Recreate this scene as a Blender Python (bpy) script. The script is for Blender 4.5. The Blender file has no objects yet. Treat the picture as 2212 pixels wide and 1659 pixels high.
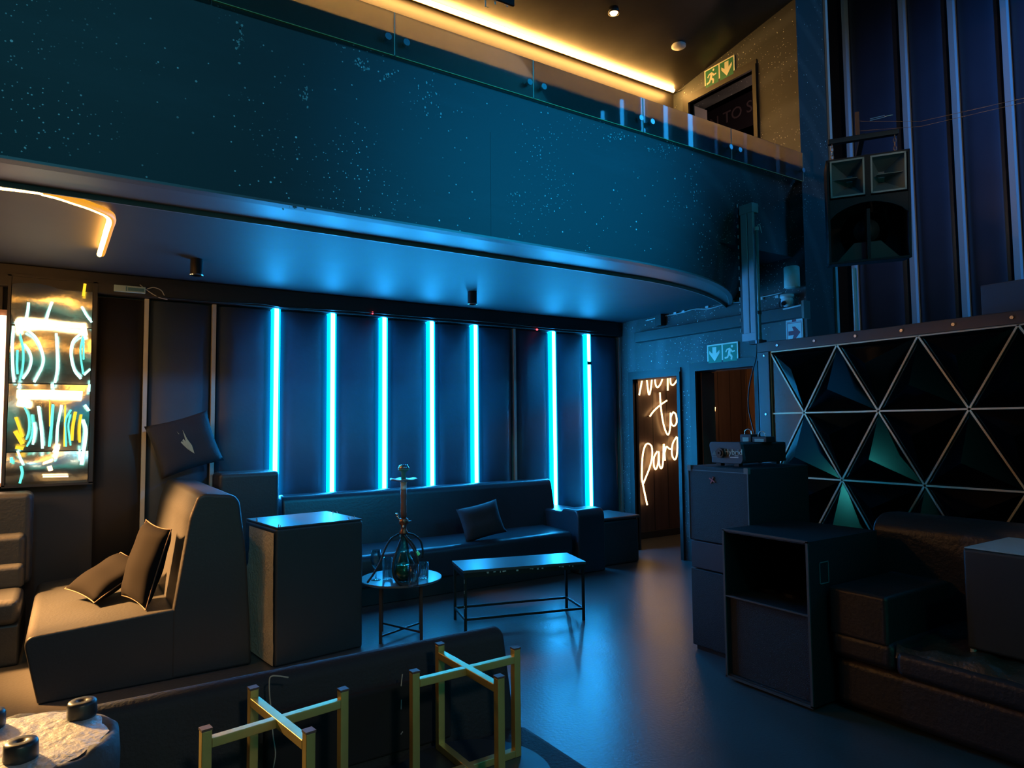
import bpy, bmesh, math, random
from mathutils import Vector, Matrix
random.seed(7)
SC = bpy.context.scene
COL = SC.collection

# ------------------------------------------------------------------ camera
CA, CP, CR, CF, CH = 0.994957954, 0.0602543309, -0.0101801191, 1468.13, 1.55
_fw = Vector((math.cos(CA), math.sin(CA), 0)); _rt = Vector((math.sin(CA), -math.cos(CA), 0)); _up = Vector((0, 0, 1))
FWD = _fw*math.cos(CP) + _up*math.sin(CP); _U = _up*math.cos(CP) - _fw*math.sin(CP)
RGT = _rt*math.cos(CR) + _U*math.sin(CR); UPV = _U*math.cos(CR) - _rt*math.sin(CR)
EYE = Vector((0, 0, CH))
cam = bpy.data.cameras.new('camera'); cam.sensor_width = 36; cam.lens = CF/2212*36; cam.clip_start = .05
camo = bpy.data.objects.new('camera', cam); COL.objects.link(camo)
m = Matrix((RGT, UPV, -FWD)).transposed().to_4x4(); m.translation = EYE; camo.matrix_world = m
SC.camera = camo
def ray(u, v): return FWD + RGT*(u-1106)/CF - UPV*(v-829.5)/CF
def onx(u, v, x): d = ray(u, v); return EYE + d*(x/d.x)
def ony(u, v, y): d = ray(u, v); return EYE + d*(y/d.y)
def onz(u, v, z): d = ray(u, v); return EYE + d*((z-CH)/d.z)

# ------------------------------------------------------------------ world, lights, exposure
w = bpy.data.worlds.new('world'); SC.world = w; w.use_nodes = True
w.node_tree.nodes['Background'].inputs[0].default_value = (0.05, 0.13, 0.30, 1)
w.node_tree.nodes['Background'].inputs[1].default_value = 0.0
SC.view_settings.view_transform = 'Standard'; SC.view_settings.look = 'None'
SC.view_settings.gamma = 1; SC.view_settings.use_curve_mapping = False
SC.view_settings.exposure = 0.0
SC.cycles.use_denoising = True
SC.cycles.max_bounces = 6; SC.cycles.diffuse_bounces = 3; SC.cycles.glossy_bounces = 4
SC.cycles.transmission_bounces = 6; SC.cycles.transparent_max_bounces = 8
SC.cycles.sample_clamp_indirect = 4; SC.cycles.caustics_reflective = False; SC.cycles.caustics_refractive = False

def aim(o, tgt): o.rotation_euler = (Vector(tgt)-o.location).to_track_quat('-Z', 'Y').to_euler()
def spot(name, loc, tgt, col, watts, deg, blend=1.0, size=.15):
    l = bpy.data.lights.new(name, 'SPOT'); l.color = col; l.energy = watts
    l.spot_size = math.radians(deg); l.spot_blend = blend; l.shadow_soft_size = size
    o = bpy.data.objects.new(name, l); COL.objects.link(o); o.location = loc; aim(o, tgt); return o
def point(name, loc, col, watts, size=.2):
    l = bpy.data.lights.new(name, 'POINT'); l.color = col; l.energy = watts; l.shadow_soft_size = size
    o = bpy.data.objects.new(name, l); COL.objects.link(o); o.location = loc; return o
spot('stage_spot_blue', (4.6, -1.2, 4.4), (3.0, 3.87, 3.35), (0.0, .46, 1), 1050, 38)
spot('stage_spot_teal', (-0.6, -1.5, 5.6), (0.8, 3.87, 3.5), (0.10, .50, .66), 330, 62)
spot('stage_spot_deep_blue', (6.4, -1.0, 6.8), (8.25, 2.1, 4.8), (0.01, .27, 1), 760, 62)
spot('facet_fill_teal', (0.5, -2.5, 6.0), (4.4, 2.6, 1.2), (.04, .50, .46), 150, 60)  # unseen spot added for the teal in the booth facets
spot('house_light_warm', (.2, -2.2, 3.4), (.6, 2.8, .6), (1, .90, .70), 120, 48)
spot('far_wall_fill_warm', (2.2, -2.6, 4.2), (7.9, 4.2, 4.6), (1, .66, .48), 230, 34)  # unseen spot added to lift the far wall's pads and strips
point('hall_fill', (2.4, .8, 4.6), (.02, .36, 1), 24, .8)
point('bar_lamp_peach', (-1.25, 5.45, 1.75), (1, .48, .17), 40, .22)
spot('seat_fill_spot', (-1.9, 6.0, 2.35), (.25, 5.4, .5), (1, .42, .12), 7600, 38, .9, .2)  # unseen spot added to warm the booth seat
spot('pouf_fill_spot', (-1.7, 5.4, 2.4), (-.1, 2.1, .8), (1, .58, .22), 1900, 15, .8, .15)  # narrow unseen spot added to brighten the pouf lining
point('corridor_lamp', (7.4, 5.4, 2.4), (1, .52, .24), 22, .1)
point('upper_corridor_fill', (6.9, 4.6, 4.6), (1, .6, .45), 22, .1)  # unseen light added so the banner shows

# ------------------------------------------------------------------ materials
MATS = {}
def mat(name, col=(.05, .05, .05), rough=.5, metal=0., emit=None, es=0., bump=0., bscale=40., spec=.5, var=0., coat=0.):
    if name in MATS: return MATS[name]
    m = bpy.data.materials.new(name); m.use_nodes = True; nt = m.node_tree; b = nt.nodes['Principled BSDF']
    b.inputs['Base Color'].default_value = (*col, 1); b.inputs['Roughness'].default_value = rough
    b.inputs['Metallic'].default_value = metal; b.inputs['Specular IOR Level'].default_value = spec
    b.inputs['Coat Weight'].default_value = coat; b.inputs['Coat Roughness'].default_value = .15
    if emit: b.inputs['Emission Color'].default_value = (*emit, 1); b.inputs['Emission Strength'].default_value = es
    tc = nt.nodes.new('ShaderNodeTexCoord')
    if bump:
        n = nt.nodes.new('ShaderNodeTexNoise'); n.inputs['Scale'].default_value = bscale; n.inputs['Detail'].default_value = 4
        nt.links.new(tc.outputs['Object'], n.inputs['Vector'])
        bp = nt.nodes.new('ShaderNodeBump'); bp.inputs['Strength'].default_value = bump; bp.inputs['Distance'].default_value = .01
        nt.links.new(n.outputs['Fac'], bp.inputs['Height']); nt.links.new(bp.outputs['Normal'], b.inputs['Normal'])
    if var:
        n2 = nt.nodes.new('ShaderNodeTexNoise'); n2.inputs['Scale'].default_value = 3.5; n2.inputs['Detail'].default_value = 6
        nt.links.new(tc.outputs['Object'], n2.inputs['Vector'])
        mx = nt.nodes.new('ShaderNodeMix'); mx.data_type = 'RGBA'
        mx.inputs['A'].default_value = (*[c*(1-var) for c in col], 1); mx.inputs['B'].default_value = (*[min(1, c*(1+var)) for c in col], 1)
        nt.links.new(n2.outputs['Fac'], mx.inputs['Factor']); nt.links.new(mx.outputs['Result'], b.inputs['Base Color'])
        mr = nt.nodes.new('ShaderNodeMapRange'); mr.inputs['To Min'].default_value = max(.02, rough*(1-var*.4)); mr.inputs['To Max'].default_value = min(1, rough*(1+var*.4))
        nt.links.new(n2.outputs['Fac'], mr.inputs['Value']); nt.links.new(mr.outputs['Result'], b.inputs['Roughness'])
    MATS[name] = m; return m

def speckled(name, base, speck, rough=.6, dens=.5):
    """dark paint with sprayed star-like paint specks of three sizes and faint nebula streaks"""
    m = bpy.data.materials.new(name); m.use_nodes = True; nt = m.node_tree; b = nt.nodes['Principled BSDF']
    N, L = nt.nodes.new, nt.links.new
    tc = N('ShaderNodeTexCoord'); b.inputs['Roughness'].default_value = rough
    fac = None
    for sc_, thr, ml, mh, msc in ((8, .050, .43, .51, 1.1), (19, .088, .46, .60, 1.6), (36, .14, .49, .64, 1.5)):
        v = N('ShaderNodeTexVoronoi'); v.inputs['Scale'].default_value = sc_; L(tc.outputs['Object'], v.inputs['Vector'])
        c = N('ShaderNodeMath'); c.operation = 'LESS_THAN'; c.inputs[1].default_value = thr; L(v.outputs['Distance'], c.inputs[0])
        n = N('ShaderNodeTexNoise'); n.inputs['Scale'].default_value = msc; n.inputs['Detail'].default_value = 3; L(tc.outputs['Object'], n.inputs['Vector'])
        r = N('ShaderNodeMapRange'); r.inputs['From Min'].default_value = ml-.06*dens*2+.06; r.inputs['From Max'].default_value = mh; L(n.outputs['Fac'], r.inputs['Value'])
        k = N('ShaderNodeMath'); k.operation = 'MULTIPLY'; L(c.outputs[0], k.inputs[0]); L(r.outputs['Result'], k.inputs[1])
        if fac is None: fac = k
        else:
            a = N('ShaderNodeMath'); a.operation = 'MAXIMUM'; L(fac.outputs[0], a.inputs[0]); L(k.outputs[0], a.inputs[1]); fac = a
    mp = N('ShaderNodeMapping'); mp.inputs['Rotation'].default_value = (0, .7, 0); mp.inputs['Scale'].default_value = (.5, 1, 2.2); L(tc.outputs['Object'], mp.inputs['Vector'])
    s = N('ShaderNodeTexNoise'); s.inputs['Scale'].default_value = 1.4; s.inputs['Detail'].default_value = 7; s.inputs['Roughness'].default_value = .62; L(mp.outputs['Vector'], s.inputs['Vector'])
    sr = N('ShaderNodeMapRange'); sr.inputs['From Min'].default_value = .5; sr.inputs['From Max'].default_value = .8; sr.inputs['To Max'].default_value = .35; L(s.outputs['Fac'], sr.inputs['Value'])
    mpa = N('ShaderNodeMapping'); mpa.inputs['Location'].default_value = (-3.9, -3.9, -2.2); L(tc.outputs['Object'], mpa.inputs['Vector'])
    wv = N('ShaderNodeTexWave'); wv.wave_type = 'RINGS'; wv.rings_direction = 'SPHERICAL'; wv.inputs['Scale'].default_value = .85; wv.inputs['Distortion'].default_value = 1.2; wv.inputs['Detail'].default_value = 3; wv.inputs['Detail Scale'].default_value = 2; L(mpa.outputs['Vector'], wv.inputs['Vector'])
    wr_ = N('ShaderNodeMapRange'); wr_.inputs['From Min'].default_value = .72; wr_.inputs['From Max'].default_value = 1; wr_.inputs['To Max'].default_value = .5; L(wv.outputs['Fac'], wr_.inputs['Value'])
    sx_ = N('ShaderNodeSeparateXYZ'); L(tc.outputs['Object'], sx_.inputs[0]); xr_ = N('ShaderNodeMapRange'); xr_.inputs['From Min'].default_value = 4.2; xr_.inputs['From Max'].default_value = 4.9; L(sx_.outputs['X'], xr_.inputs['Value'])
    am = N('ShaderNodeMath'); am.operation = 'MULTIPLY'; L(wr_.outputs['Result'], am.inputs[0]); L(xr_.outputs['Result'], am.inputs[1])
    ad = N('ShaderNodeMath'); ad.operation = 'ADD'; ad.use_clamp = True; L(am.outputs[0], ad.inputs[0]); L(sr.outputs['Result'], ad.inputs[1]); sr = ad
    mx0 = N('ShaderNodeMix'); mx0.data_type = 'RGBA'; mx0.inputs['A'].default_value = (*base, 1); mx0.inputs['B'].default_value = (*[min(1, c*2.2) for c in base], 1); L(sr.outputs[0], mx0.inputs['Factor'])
    mx = N('ShaderNodeMix'); mx.data_type = 'RGBA'; mx.inputs['B'].default_value = (*speck, 1); L(mx0.outputs['Result'], mx.inputs['A']); L(fac.outputs[0], mx.inputs['Factor'])
    L(mx.outputs['Result'], b.inputs['Base Color']); return m

def planks(name, col, width, rough=.45, axis='X', grain=.35):
    m = bpy.data.materials.new(name); m.use_nodes = True; nt = m.node_tree; b = nt.nodes['Principled BSDF']; N, L = nt.nodes.new, nt.links.new
    tc = N('ShaderNodeTexCoord'); sp = N('ShaderNodeSeparateXYZ'); L(tc.outputs['Object'], sp.inputs[0])
    d = N('ShaderNodeMath'); d.operation = 'DIVIDE'; d.inputs[1].default_value = width; L(sp.outputs[axis], d.inputs[0])
    f = N('ShaderNodeMath'); f.operation = 'FRACT'; L(d.outputs[0], f.inputs[0])
    g = N('ShaderNodeMath'); g.operation = 'GREATER_THAN'; g.inputs[1].default_value = .05; L(f.outputs[0], g.inputs[0])
    n = N('ShaderNodeTexNoise'); mp = N('ShaderNodeMapping'); mp.inputs['Scale'].default_value = (14, 14, 1.2); L(tc.outputs['Object'], mp.inputs[0]); L(mp.outputs[0], n.inputs['Vector']); n.inputs['Scale'].default_value = 1.5
    mx = N('ShaderNodeMix'); mx.data_type = 'RGBA'; mx.inputs['A'].default_value = (*[c*(1-grain) for c in col], 1); mx.inputs['B'].default_value = (*[c*(1+grain) for c in col], 1); L(n.outputs['Fac'], mx.inputs['Factor'])
    m2 = N('ShaderNodeMix'); m2.data_type = 'RGBA'; m2.inputs['A'].default_value = (.004, .004, .004, 1); L(mx.outputs['Result'], m2.inputs['B']); L(g.outputs[0], m2.inputs['Factor'])
    L(m2.outputs['Result'], b.inputs['Base Color']); b.inputs['Roughness'].default_value = rough
    return m

LEATHER = mat('black_leather', (.029, .035, .040), .46, bump=.18, bscale=60, var=.15)
LEATHER_L = mat('long_sofa_leather', (.024, .032, .045), .33, bump=.12, bscale=50, var=.15)
LEATHER_W = mat('hazed_wall_leather', (.050, .080, .125), .55, bump=.12, bscale=30, var=.2)  # blue lifted in the colour to carry the haze over the pads
LEATHER_F = mat('far_wall_leather', (.065, .070, .10), .5, var=.15)
VELVET = mat('black_velvet', (.0035, .004, .005), .9, spec=.1)
NAVY = mat('navy_fabric', (.022, .024, .034), .85, bump=.3, bscale=150)
HESSIAN = mat('raw_canvas', (.70, .66, .50), .9, bump=.8, bscale=55, var=.35)
GOLD = mat('brass', (.68, .54, .20), .42, metal=.75, var=.35, bump=.08)
GOLDLINE = mat('gold_inlay', (.55, .47, .32), .42, metal=.5)
BLACKMETAL = mat('black_metal', (.02, .02, .022), .4, metal=.4, var=.2)
BLACKPAINT = mat('black_paint', (.018, .018, .02), .55, var=.3)
CABPAINT = mat('cabinet_paint', (.010, .013, .018), .6, bump=.4, bscale=180)
CHROME = mat('steel', (.6, .6, .62), .25, metal=1)
MIRRORB = mat('black_mirror_facet', (.026, .028, .030), .16, metal=.95)
PLATE = mat('black_plate', (.09, .075, .07), .2, metal=.8)
TOPGLOSS = mat('glossy_black_top', (.06, .07, .08), .36, var=.2)
STRIPMETAL = mat('channel_metal', (.50, .52, .50), .5)
WHITEP = mat('white_plastic', (.55, .56, .56), .45)
CABLE = mat('black_cable', (.012, .012, .013), .5)
WIRE = mat('white_cable', (.5, .52, .52), .5)
STAR = speckled('star_paint', (.030, .050, .058), (.75, .85, .85), .62, .45)
STARW = speckled('star_paint_wall', (.036, .042, .044), (.75, .78, .75), .6, .9)
SOFFIT = mat('soffit_paint', (.020, .026, .034), .60, var=.12)
BAND = mat('gloss_fascia', (.15, .155, .165), .42, var=.1)
DARKWALL = mat('dark_wall', (.022, .022, .026), .6, var=.2)
FAB = mat('silver_lining_cloth', (.62, .60, .56), .45, metal=.25, bump=1.0, bscale=26, var=.3)
LEDC = mat('led_core', (0, 0, 0), .5, emit=(.02, .38, 1), es=105)
LEDF = mat('led_core_far', (0, 0, 0), .5, emit=(.02, .38, 1), es=16)
LEDH = mat('led_halo', (.02, .1, .2), .5, emit=(.0, .42, 1), es=4.0)
AMBER = mat('amber_led', (0, 0, 0), .5, emit=(1, .40, .07), es=60)
AMBERU = mat('amber_led_upper', (0, 0, 0), .5, emit=(1, .50, .12), es=95)
AMBERH = mat('amber_halo', (.2, .1, .02), .5, emit=(1, .40, .02), es=.9)
NEONW = mat('neon_warm_white', (0, 0, 0), .5, emit=(1, .54, .20), es=7.5)
NEONB = mat('neon_backing', (.10, .06, .03), .5)
TEAL = mat('teal_reflection', (0, 0, 0), .5, emit=(.10, .80, .62), es=1.9)
TEALW = mat('teal_white_reflection', (0, 0, 0), .5, emit=(.45, 1, .88), es=2.6)
PEACH = mat('peach_reflection', (0, 0, 0), .5, emit=(1, .58, .26), es=7)
ORNG = mat('orange_reflection', (0, 0, 0), .5, emit=(1, .55, .02), es=1.6)
REDLED = mat('red_led', (0, 0, 0), .5, emit=(1, .05, .06), es=5)
WAVYM = mat('wavy_mirror', (.62, .68, .64), .24, metal=1, bump=.9, bscale=4)
def glassm(name, rough=0., tint=(1, 1, 1)):
    m = bpy.data.materials.new(name); m.use_nodes = True; b = m.node_tree.nodes['Principled BSDF']
    b.inputs['Transmission Weight'].default_value = 1; b.inputs['Roughness'].default_value = rough
    b.inputs['Base Color'].default_value = (*tint, 1); b.inputs['IOR'].default_value = 1.45; return m
def thin(name, tint):
    m = bpy.data.materials.new(name); m.use_nodes = True; nt = m.node_tree; N, L = nt.nodes.new, nt.links.new
    out = nt.nodes['Material Output']; nt.nodes.remove(nt.nodes['Principled BSDF'])
    tr = N('ShaderNodeBsdfTransparent'); tr.inputs[0].default_value = (*tint, 1); gl = N('ShaderNodeBsdfGlossy'); gl.inputs['Roughness'].default_value = .05
    fr = N('ShaderNodeFresnel'); fr.inputs[0].default_value = 1.5; mu = N('ShaderNodeMath'); mu.operation = 'MULTIPLY_ADD'; mu.inputs[1].default_value = .8; mu.inputs[2].default_value = .04; mu.use_clamp = True
    L(fr.outputs[0], mu.inputs[0]); c = N('ShaderNodeMixShader'); L(mu.outputs[0], c.inputs[0]); L(tr.outputs[0], c.inputs[1]); L(gl.outputs[0], c.inputs[2]); L(c.outputs[0], out.inputs[0]); return m
GLASS = thin('clear_glass', (.93, .95, .95)); GREENGLASS = thin('green_glass', (.55, .88, .80))
def dusty():
    m = bpy.data.materials.new('dusty_pane'); m.use_nodes = True; nt = m.node_tree; N, L = nt.nodes.new, nt.links.new
    out = nt.nodes['Material Output']; nt.nodes.remove(nt.nodes['Principled BSDF'])
    tr = N('ShaderNodeBsdfTransparent'); tr.inputs[0].default_value = (.92, .96, .95, 1)
    tl = N('ShaderNodeBsdfTranslucent'); tl.inputs[0].default_value = (.95, .90, .80, 1)
    df = N('ShaderNodeBsdfDiffuse'); df.inputs[0].default_value = (.5, .5, .5, 1)
    gl = N('ShaderNodeBsdfGlossy'); gl.inputs['Roughness'].default_value = .02
    fr = N('ShaderNodeFresnel'); fr.inputs[0].default_value = 1.45
    tc = N('ShaderNodeTexCoord'); n = N('ShaderNodeTexNoise'); n.inputs['Scale'].default_value = 4; n.inputs['Detail'].default_value = 6; L(tc.outputs['Object'], n.inputs[0])
    mr = N('ShaderNodeMapRange'); mr.inputs['To Min'].default_value = .50; mr.inputs['To Max'].default_value = .74; L(n.outputs['Fac'], mr.inputs['Value'])
    a = N('ShaderNodeMixShader'); a.inputs[0].default_value = .06; L(tl.outputs[0], a.inputs[1]); L(df.outputs[0], a.inputs[2])
    b = N('ShaderNodeMixShader'); L(mr.outputs['Result'], b.inputs[0]); L(tr.outputs[0], b.inputs[1]); L(a.outputs[0], b.inputs[2])
    c = N('ShaderNodeMixShader'); L(fr.outputs[0], c.inputs[0]); L(b.outputs[0], c.inputs[1]); L(gl.outputs[0], c.inputs[2])
    L(c.outputs[0], out.inputs[0]); return m
PANE = dusty()

# ------------------------------------------------------------------ mesh helpers
def link(name, bm, m, parent=None, smooth=False, bevel=0., seg=2, subd=0):
    me = bpy.data.meshes.new(name); bmesh.ops.recalc_face_normals(bm, faces=bm.faces); bm.to_mesh(me); bm.free()
    for k in (m if isinstance(m, (list, tuple)) else [m]): me.materials.append(k)
    if smooth: me.polygons.foreach_set('use_smooth', [True]*len(me.polygons))
    o = bpy.data.objects.new(name, me); COL.objects.link(o)
    if parent: o.parent = parent; o.matrix_parent_inverse = Matrix.Identity(4)
    if bevel:
        md = o.modifiers.new('bevel', 'BEVEL'); md.width = bevel; md.segments = seg; md.limit_method = 'ANGLE'; md.angle_limit = .6
        me.polygons.foreach_set('use_smooth', [True]*len(me.polygons))
        w_ = o.modifiers.new('wn', 'WEIGHTED_NORMAL'); w_.keep_sharp = True
    if subd:
        md = o.modifiers.new('sub', 'SUBSURF'); md.levels = subd; md.render_levels = subd
    return o
def empty(name, loc=(0, 0, 0), rz=0, **k):
    o = bpy.data.objects.new(name, None); COL.objects.link(o); o.location = loc; o.rotation_euler = (0, 0, rz); o.empty_display_size = .1
    tag(o, **k); return o
def tag(o, label=None, cat=None, group=None, kind=None):
    if label: o['label'] = label
    if cat: o['category'] = cat
    if group: o['group'] = group
    if kind: o['kind'] = kind
    return o
def struct(o): o['kind'] = 'structure'; return o
def box(bm, x0, x1, y0, y1, z0, z1, mi=0):
    vs = [bm.verts.new(p) for p in ((x0, y0, z0), (x1, y0, z0), (x1, y1, z0), (x0, y1, z0), (x0, y0, z1), (x1, y0, z1), (x1, y1, z1), (x0, y1, z1))]
    for f in ((0, 3, 2, 1), (4, 5, 6, 7), (0, 1, 5, 4), (1, 2, 6, 5), (2, 3, 7, 6), (3, 0, 4, 7)):
        q = bm.faces.new([vs[i] for i in f]); q.material_index = mi
    return vs
def B(): return bmesh.new()
def bx(name, dims, m, parent=None, bevel=0., seg=2):
    bm = B(); box(bm, *dims); return link(name, bm, m, parent, bevel=bevel, seg=seg)
def prism(bm, pts, fn, a, b, mi=0):
    """pts 2D polygon, fn(p,q,t)->3D, extruded from t=a to t=b"""
    A = [bm.verts.new(fn(p, q, a)) for p, q in pts]; C = [bm.verts.new(fn(p, q, b)) for p, q in pts]
    n = len(pts)
    for i in range(n): bm.faces.new((A[i], A[(i+1) % n], C[(i+1) % n], C[i])).material_index = mi
    bm.faces.new(A[::-1]).material_index = mi; bm.faces.new(C).material_index = mi
def rounded(pts, r, n=6):
    """round the corners of a closed polygon; r number or list"""
    out = []; N_ = len(pts)
    for i in range(N_):
        p = Vector(pts[i]); a = Vector(pts[i-1]); b = Vector(pts[(i+1) % N_]); rr = r[i] if isinstance(r, (list, tuple)) else r
        if rr <= 0: out.append(tuple(p)); continue
        d = min(rr, (a-p).length*.48, (b-p).length*.48); u = p+(a-p).normalized()*d; v = p+(b-p).normalized()*d
        for k in range(n+1):
            t = k/n; out.append(tuple(u*(1-t)**2+p*2*t*(1-t)+v*t*t))
    return out
def tube(bm, pts, r, n=8, caps=True, mi=0):
    pts = [Vector(p) for p in pts]; rings = []; prev = None
    for i, p in enumerate(pts):
        d = (pts[min(i+1, len(pts)-1)]-pts[max(i-1, 0)]).normalized()
        if prev is None: s = d.orthogonal().normalized()
        else: s = (prev-d*prev.dot(d)).normalized()
        prev = s; t = d.cross(s); rr = r[i] if isinstance(r, (list, tuple)) else r
        rings.append([bm.verts.new(p+(s*math.cos(2*math.pi*k/n)+t*math.sin(2*math.pi*k/n))*rr) for k in range(n)])
    for a, b in zip(rings, rings[1:]):
        for k in range(n): bm.faces.new((a[k], a[(k+1) % n], b[(k+1) % n], b[k])).material_index = mi
    if caps: bm.faces.new(rings[0][::-1]).material_index = mi; bm.faces.new(rings[-1]).material_index = mi
def smoothpts(pts, k=6):
    pts = [Vector(p) for p in pts]; P = [pts[0]*2-pts[1]]+pts+[pts[-1]*2-pts[-2]]; out = []
    for i in range(1, len(P)-2):
        a, b, c, d = P[i-1:i+3]
        for j in range(k):
            t = j/k; out.append(.5*((2*b)+(c-a)*t+(2*a-5*b+4*c-d)*t*t+(3*b-a-3*c+d)*t**3))
    out.append(pts[-1]); return out
def lathe(bm, prof, c=(0, 0, 0), n=28, mi=0):
    rings = []
    for r, z in prof:
        if r < 1e-5: rings.append([bm.verts.new((c[0], c[1], c[2]+z))])
        else: rings.append([bm.verts.new((c[0]+r*math.cos(2*math.pi*k/n), c[1]+r*math.sin(2*math.pi*k/n), c[2]+z)) for k in range(n)])
    for a, b in zip(rings, rings[1:]):
        for k in range(n):
            q = [a[k % len(a)], a[(k+1) % len(a)], b[(k+1) % len(b)], b[k % len(b)]]
            q = list(dict.fromkeys(q))
            if len(q) > 2: bm.faces.new(q).material_index = mi
def pillow_bm(wd, ht, th, seed=0, n=14):
    bm = B(); rnd = random.Random(seed); g = {}
    for s in (1, -1):
        for i in range(n+1):
            for j in range(n+1):
                u, v = 2*i/n-1, 2*j/n-1
                edge = (1-abs(u)**3.2)*(1-abs(v)**3.2)
                pin = 1-.07*(1-abs(v)**2)*abs(u)**2; pin2 = 1-.07*(1-abs(u)**2)*abs(v)**2
                d = th/2*edge**.55*(1+.08*math.sin(5*u+seed)+.06*math.sin(7*v+seed*2))
                if s < 0 and (i in (0, n) or j in (0, n)): g[s, i, j] = g[1, i, j]; continue
                g[s, i, j] = bm.verts.new((u*wd/2*pin2**0*pin, s*d, v*ht/2*pin2))
        for i in range(n):
            for j in range(n): bm.faces.new((g[s, i, j], g[s, i+1, j], g[s, i+1, j+1], g[s, i, j+1]))
    return bm
def cable(name, pts, r, m, parent=None, k=6, n=6):
    bm = B(); tube(bm, smoothpts(pts, k), r, n); return link(name, bm, m, parent, smooth=True)

# ------------------------------------------------------------------ room shell
bm = B(); box(bm, -4, 9.2, -4.2, 9.2, -.12, 0)
def floor_mat():
    m = bpy.data.materials.new('painted_screed_floor'); m.use_nodes = True; nt = m.node_tree; b = nt.nodes['Principled BSDF']; N, L = nt.nodes.new, nt.links.new
    tc = N('ShaderNodeTexCoord'); n = N('ShaderNodeTexNoise'); n.inputs['Scale'].default_value = 1.6; n.inputs['Detail'].default_value = 4; n.inputs['Roughness'].default_value = .5; L(tc.outputs['Object'], n.inputs[0])
    mr = N('ShaderNodeMapRange'); mr.inputs['From Min'].default_value = .1; mr.inputs['From Max'].default_value = .9; mr.inputs['To Min'].default_value = .28; mr.inputs['To Max'].default_value = .34; L(n.outputs['Fac'], mr.inputs[0]); L(mr.outputs['Result'], b.inputs['Roughness'])
    mx = N('ShaderNodeMix'); mx.data_type = 'RGBA'; mx.inputs['A'].default_value = (.060, .066, .07, 1); mx.inputs['B'].default_value = (.085, .092, .098, 1); L(n.outputs['Fac'], mx.inputs['Factor']); L(mx.outputs['Result'], b.inputs['Base Color'])
    v = N('ShaderNodeTexNoise'); v.inputs['Scale'].default_value = 55; v.inputs['Detail'].default_value = 2; L(tc.outputs['Object'], v.inputs[0])
    bp = N('ShaderNodeBump'); bp.inputs['Strength'].default_value = .30; bp.inputs['Distance'].default_value = .004; L(v.outputs['Fac'], bp.inputs['Height']); L(bp.outputs['Normal'], b.inputs['Normal']); return m
struct(link('floor', bm, floor_mat()))
struct(bx('ceiling', (-4, 9.2, -4.2, 9.2, 8, 8.1), DARKWALL))
struct(bx('wall_left', (-4.1, -4, -4.2, 9.2, 0, 8), DARKWALL))
struct(bx('wall_front', (-4, 9.2, -4.3, -4.2, 0, 8), DARKWALL))

t = empty('neon_wall_lines', (-1.5, -4.18, .6), label='teal neon lines on the wall behind the viewer', cat='neon sign')
for k in range(7):
    bm = B(); tube(bm, [(k*1.05+.25*(k % 2), 0, 0), (k*1.05+.5, 0, 2.6)], .025, 8); link('neon_tube', bm, mat('neon_teal_far', (0, 0, 0), .5, emit=(.05, .75, .60), es=9), t, smooth=True)
SX = [.521 + .5345*i for i in range(11)]           # channel positions along the padded wall
wb = struct(bx('wall_back', (-4, 5.90, 6.56, 6.70, 0, 2.84), DARKWALL))
def pad(name, along, a, b, base, depth, z0, z1, parent, m=LEATHER_W):
    """upholstered vertical cushion between a and b; along 'x' (faces -Y at base) or 'y' (faces -X)"""
    bm = B(); n = 14; pr_ = []
    for i in range(n+1):
        t = i/n; s = 2*t-1; pr_.append((a+(b-a)*t, depth*(1-abs(s)**5)))
    poly = pr_+[(b, -.02), (a, -.02)]
    if along == 'x': prism(bm, poly, lambda p, q, t: (p, base-q, t), z0, z1)
    else: prism(bm, poly, lambda p, q, t: (base-q, p, t), z0, z1)
    o = link(name, bm, m, parent, smooth=True); return o
for i in range(10): pad('padded_panel', 'x', SX[i]+.03, SX[i+1]-.03, 6.54, .05, 0, 2.64, wb)
pad('padded_panel', 'x', .17, SX[0]-.02, 6.54, .03, 0, 2.64, wb, BLACKPAINT)
bx('padded_panel', (-4, -.46, 6.50, 6.56, 0, 2.70), BLACKPAINT, wb, .01)
bx('cornice', (-4, 5.88, 6.46, 6.56, 2.66, 2.84), BLACKPAINT, wb, .012)
for i in range(11):
    if i in (0, 1, 7, 10): bx('channel_strip', (SX[i]-.016, SX[i]+.016, 6.50, 6.56, .3 if i else .3, 2.655), STRIPMETAL, wb)
led_lab = ['leftmost of the row', 'second from the left', 'third from the left, left of the hookah', 'fourth from the left, right of the hookah', 'fifth, just before the unlit gap', 'first past the unlit gap', 'rightmost, dark nick near top']
for k, (i, zb) in enumerate(((2, .9), (3, .9), (4, .9), (5, .9), (6, .9), (8, .55), (9, .45))):
    t = empty('led_strip', (SX[i], 6.52, zb), label='vertical cyan LED strip on padded wall, '+led_lab[k], cat='light strip', group='lit LED strips on the padded wall')
    bm = B(); box(bm, -.0185, .0185, -.055, .03, 0, 2.655-zb)
    link('light_core', bm, LEDC, t)
    bm = B(); box(bm, -.036, -.019, -.047, .03, 0, 2.655-zb); box(bm, .019, .036, -.047, .03, 0, 2.655-zb); link('halo_edge', bm, LEDH, t)  # glowing side bars stand in for the halo around the core
    if i == 9:
        bx('tape_band', (-.03, .03, -.062, -.056, 1.83, 1.87), CABLE, t)
for u, v in ((805, 676), (1160, 712)):
    p = ony(u, v, 6.45); bm = B(); lathe(bm, [(0, -.014), (.014, 0), (0, .014)], p, 10)
    tag(link('indicator_light', bm, REDLED, smooth=True), 'tiny red indicator light on the cable run above the '+('second and third' if u < 900 else 'unlit gap and sixth')+' glowing strips', 'indicator light')
cable_pts = [ony(u, v, 6.44) for u, v in ((330, 640), (460, 652), (560, 656), (620, 664), (760, 672), (900, 684), (1040, 694), (1180, 708), (1290, 716))]
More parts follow.
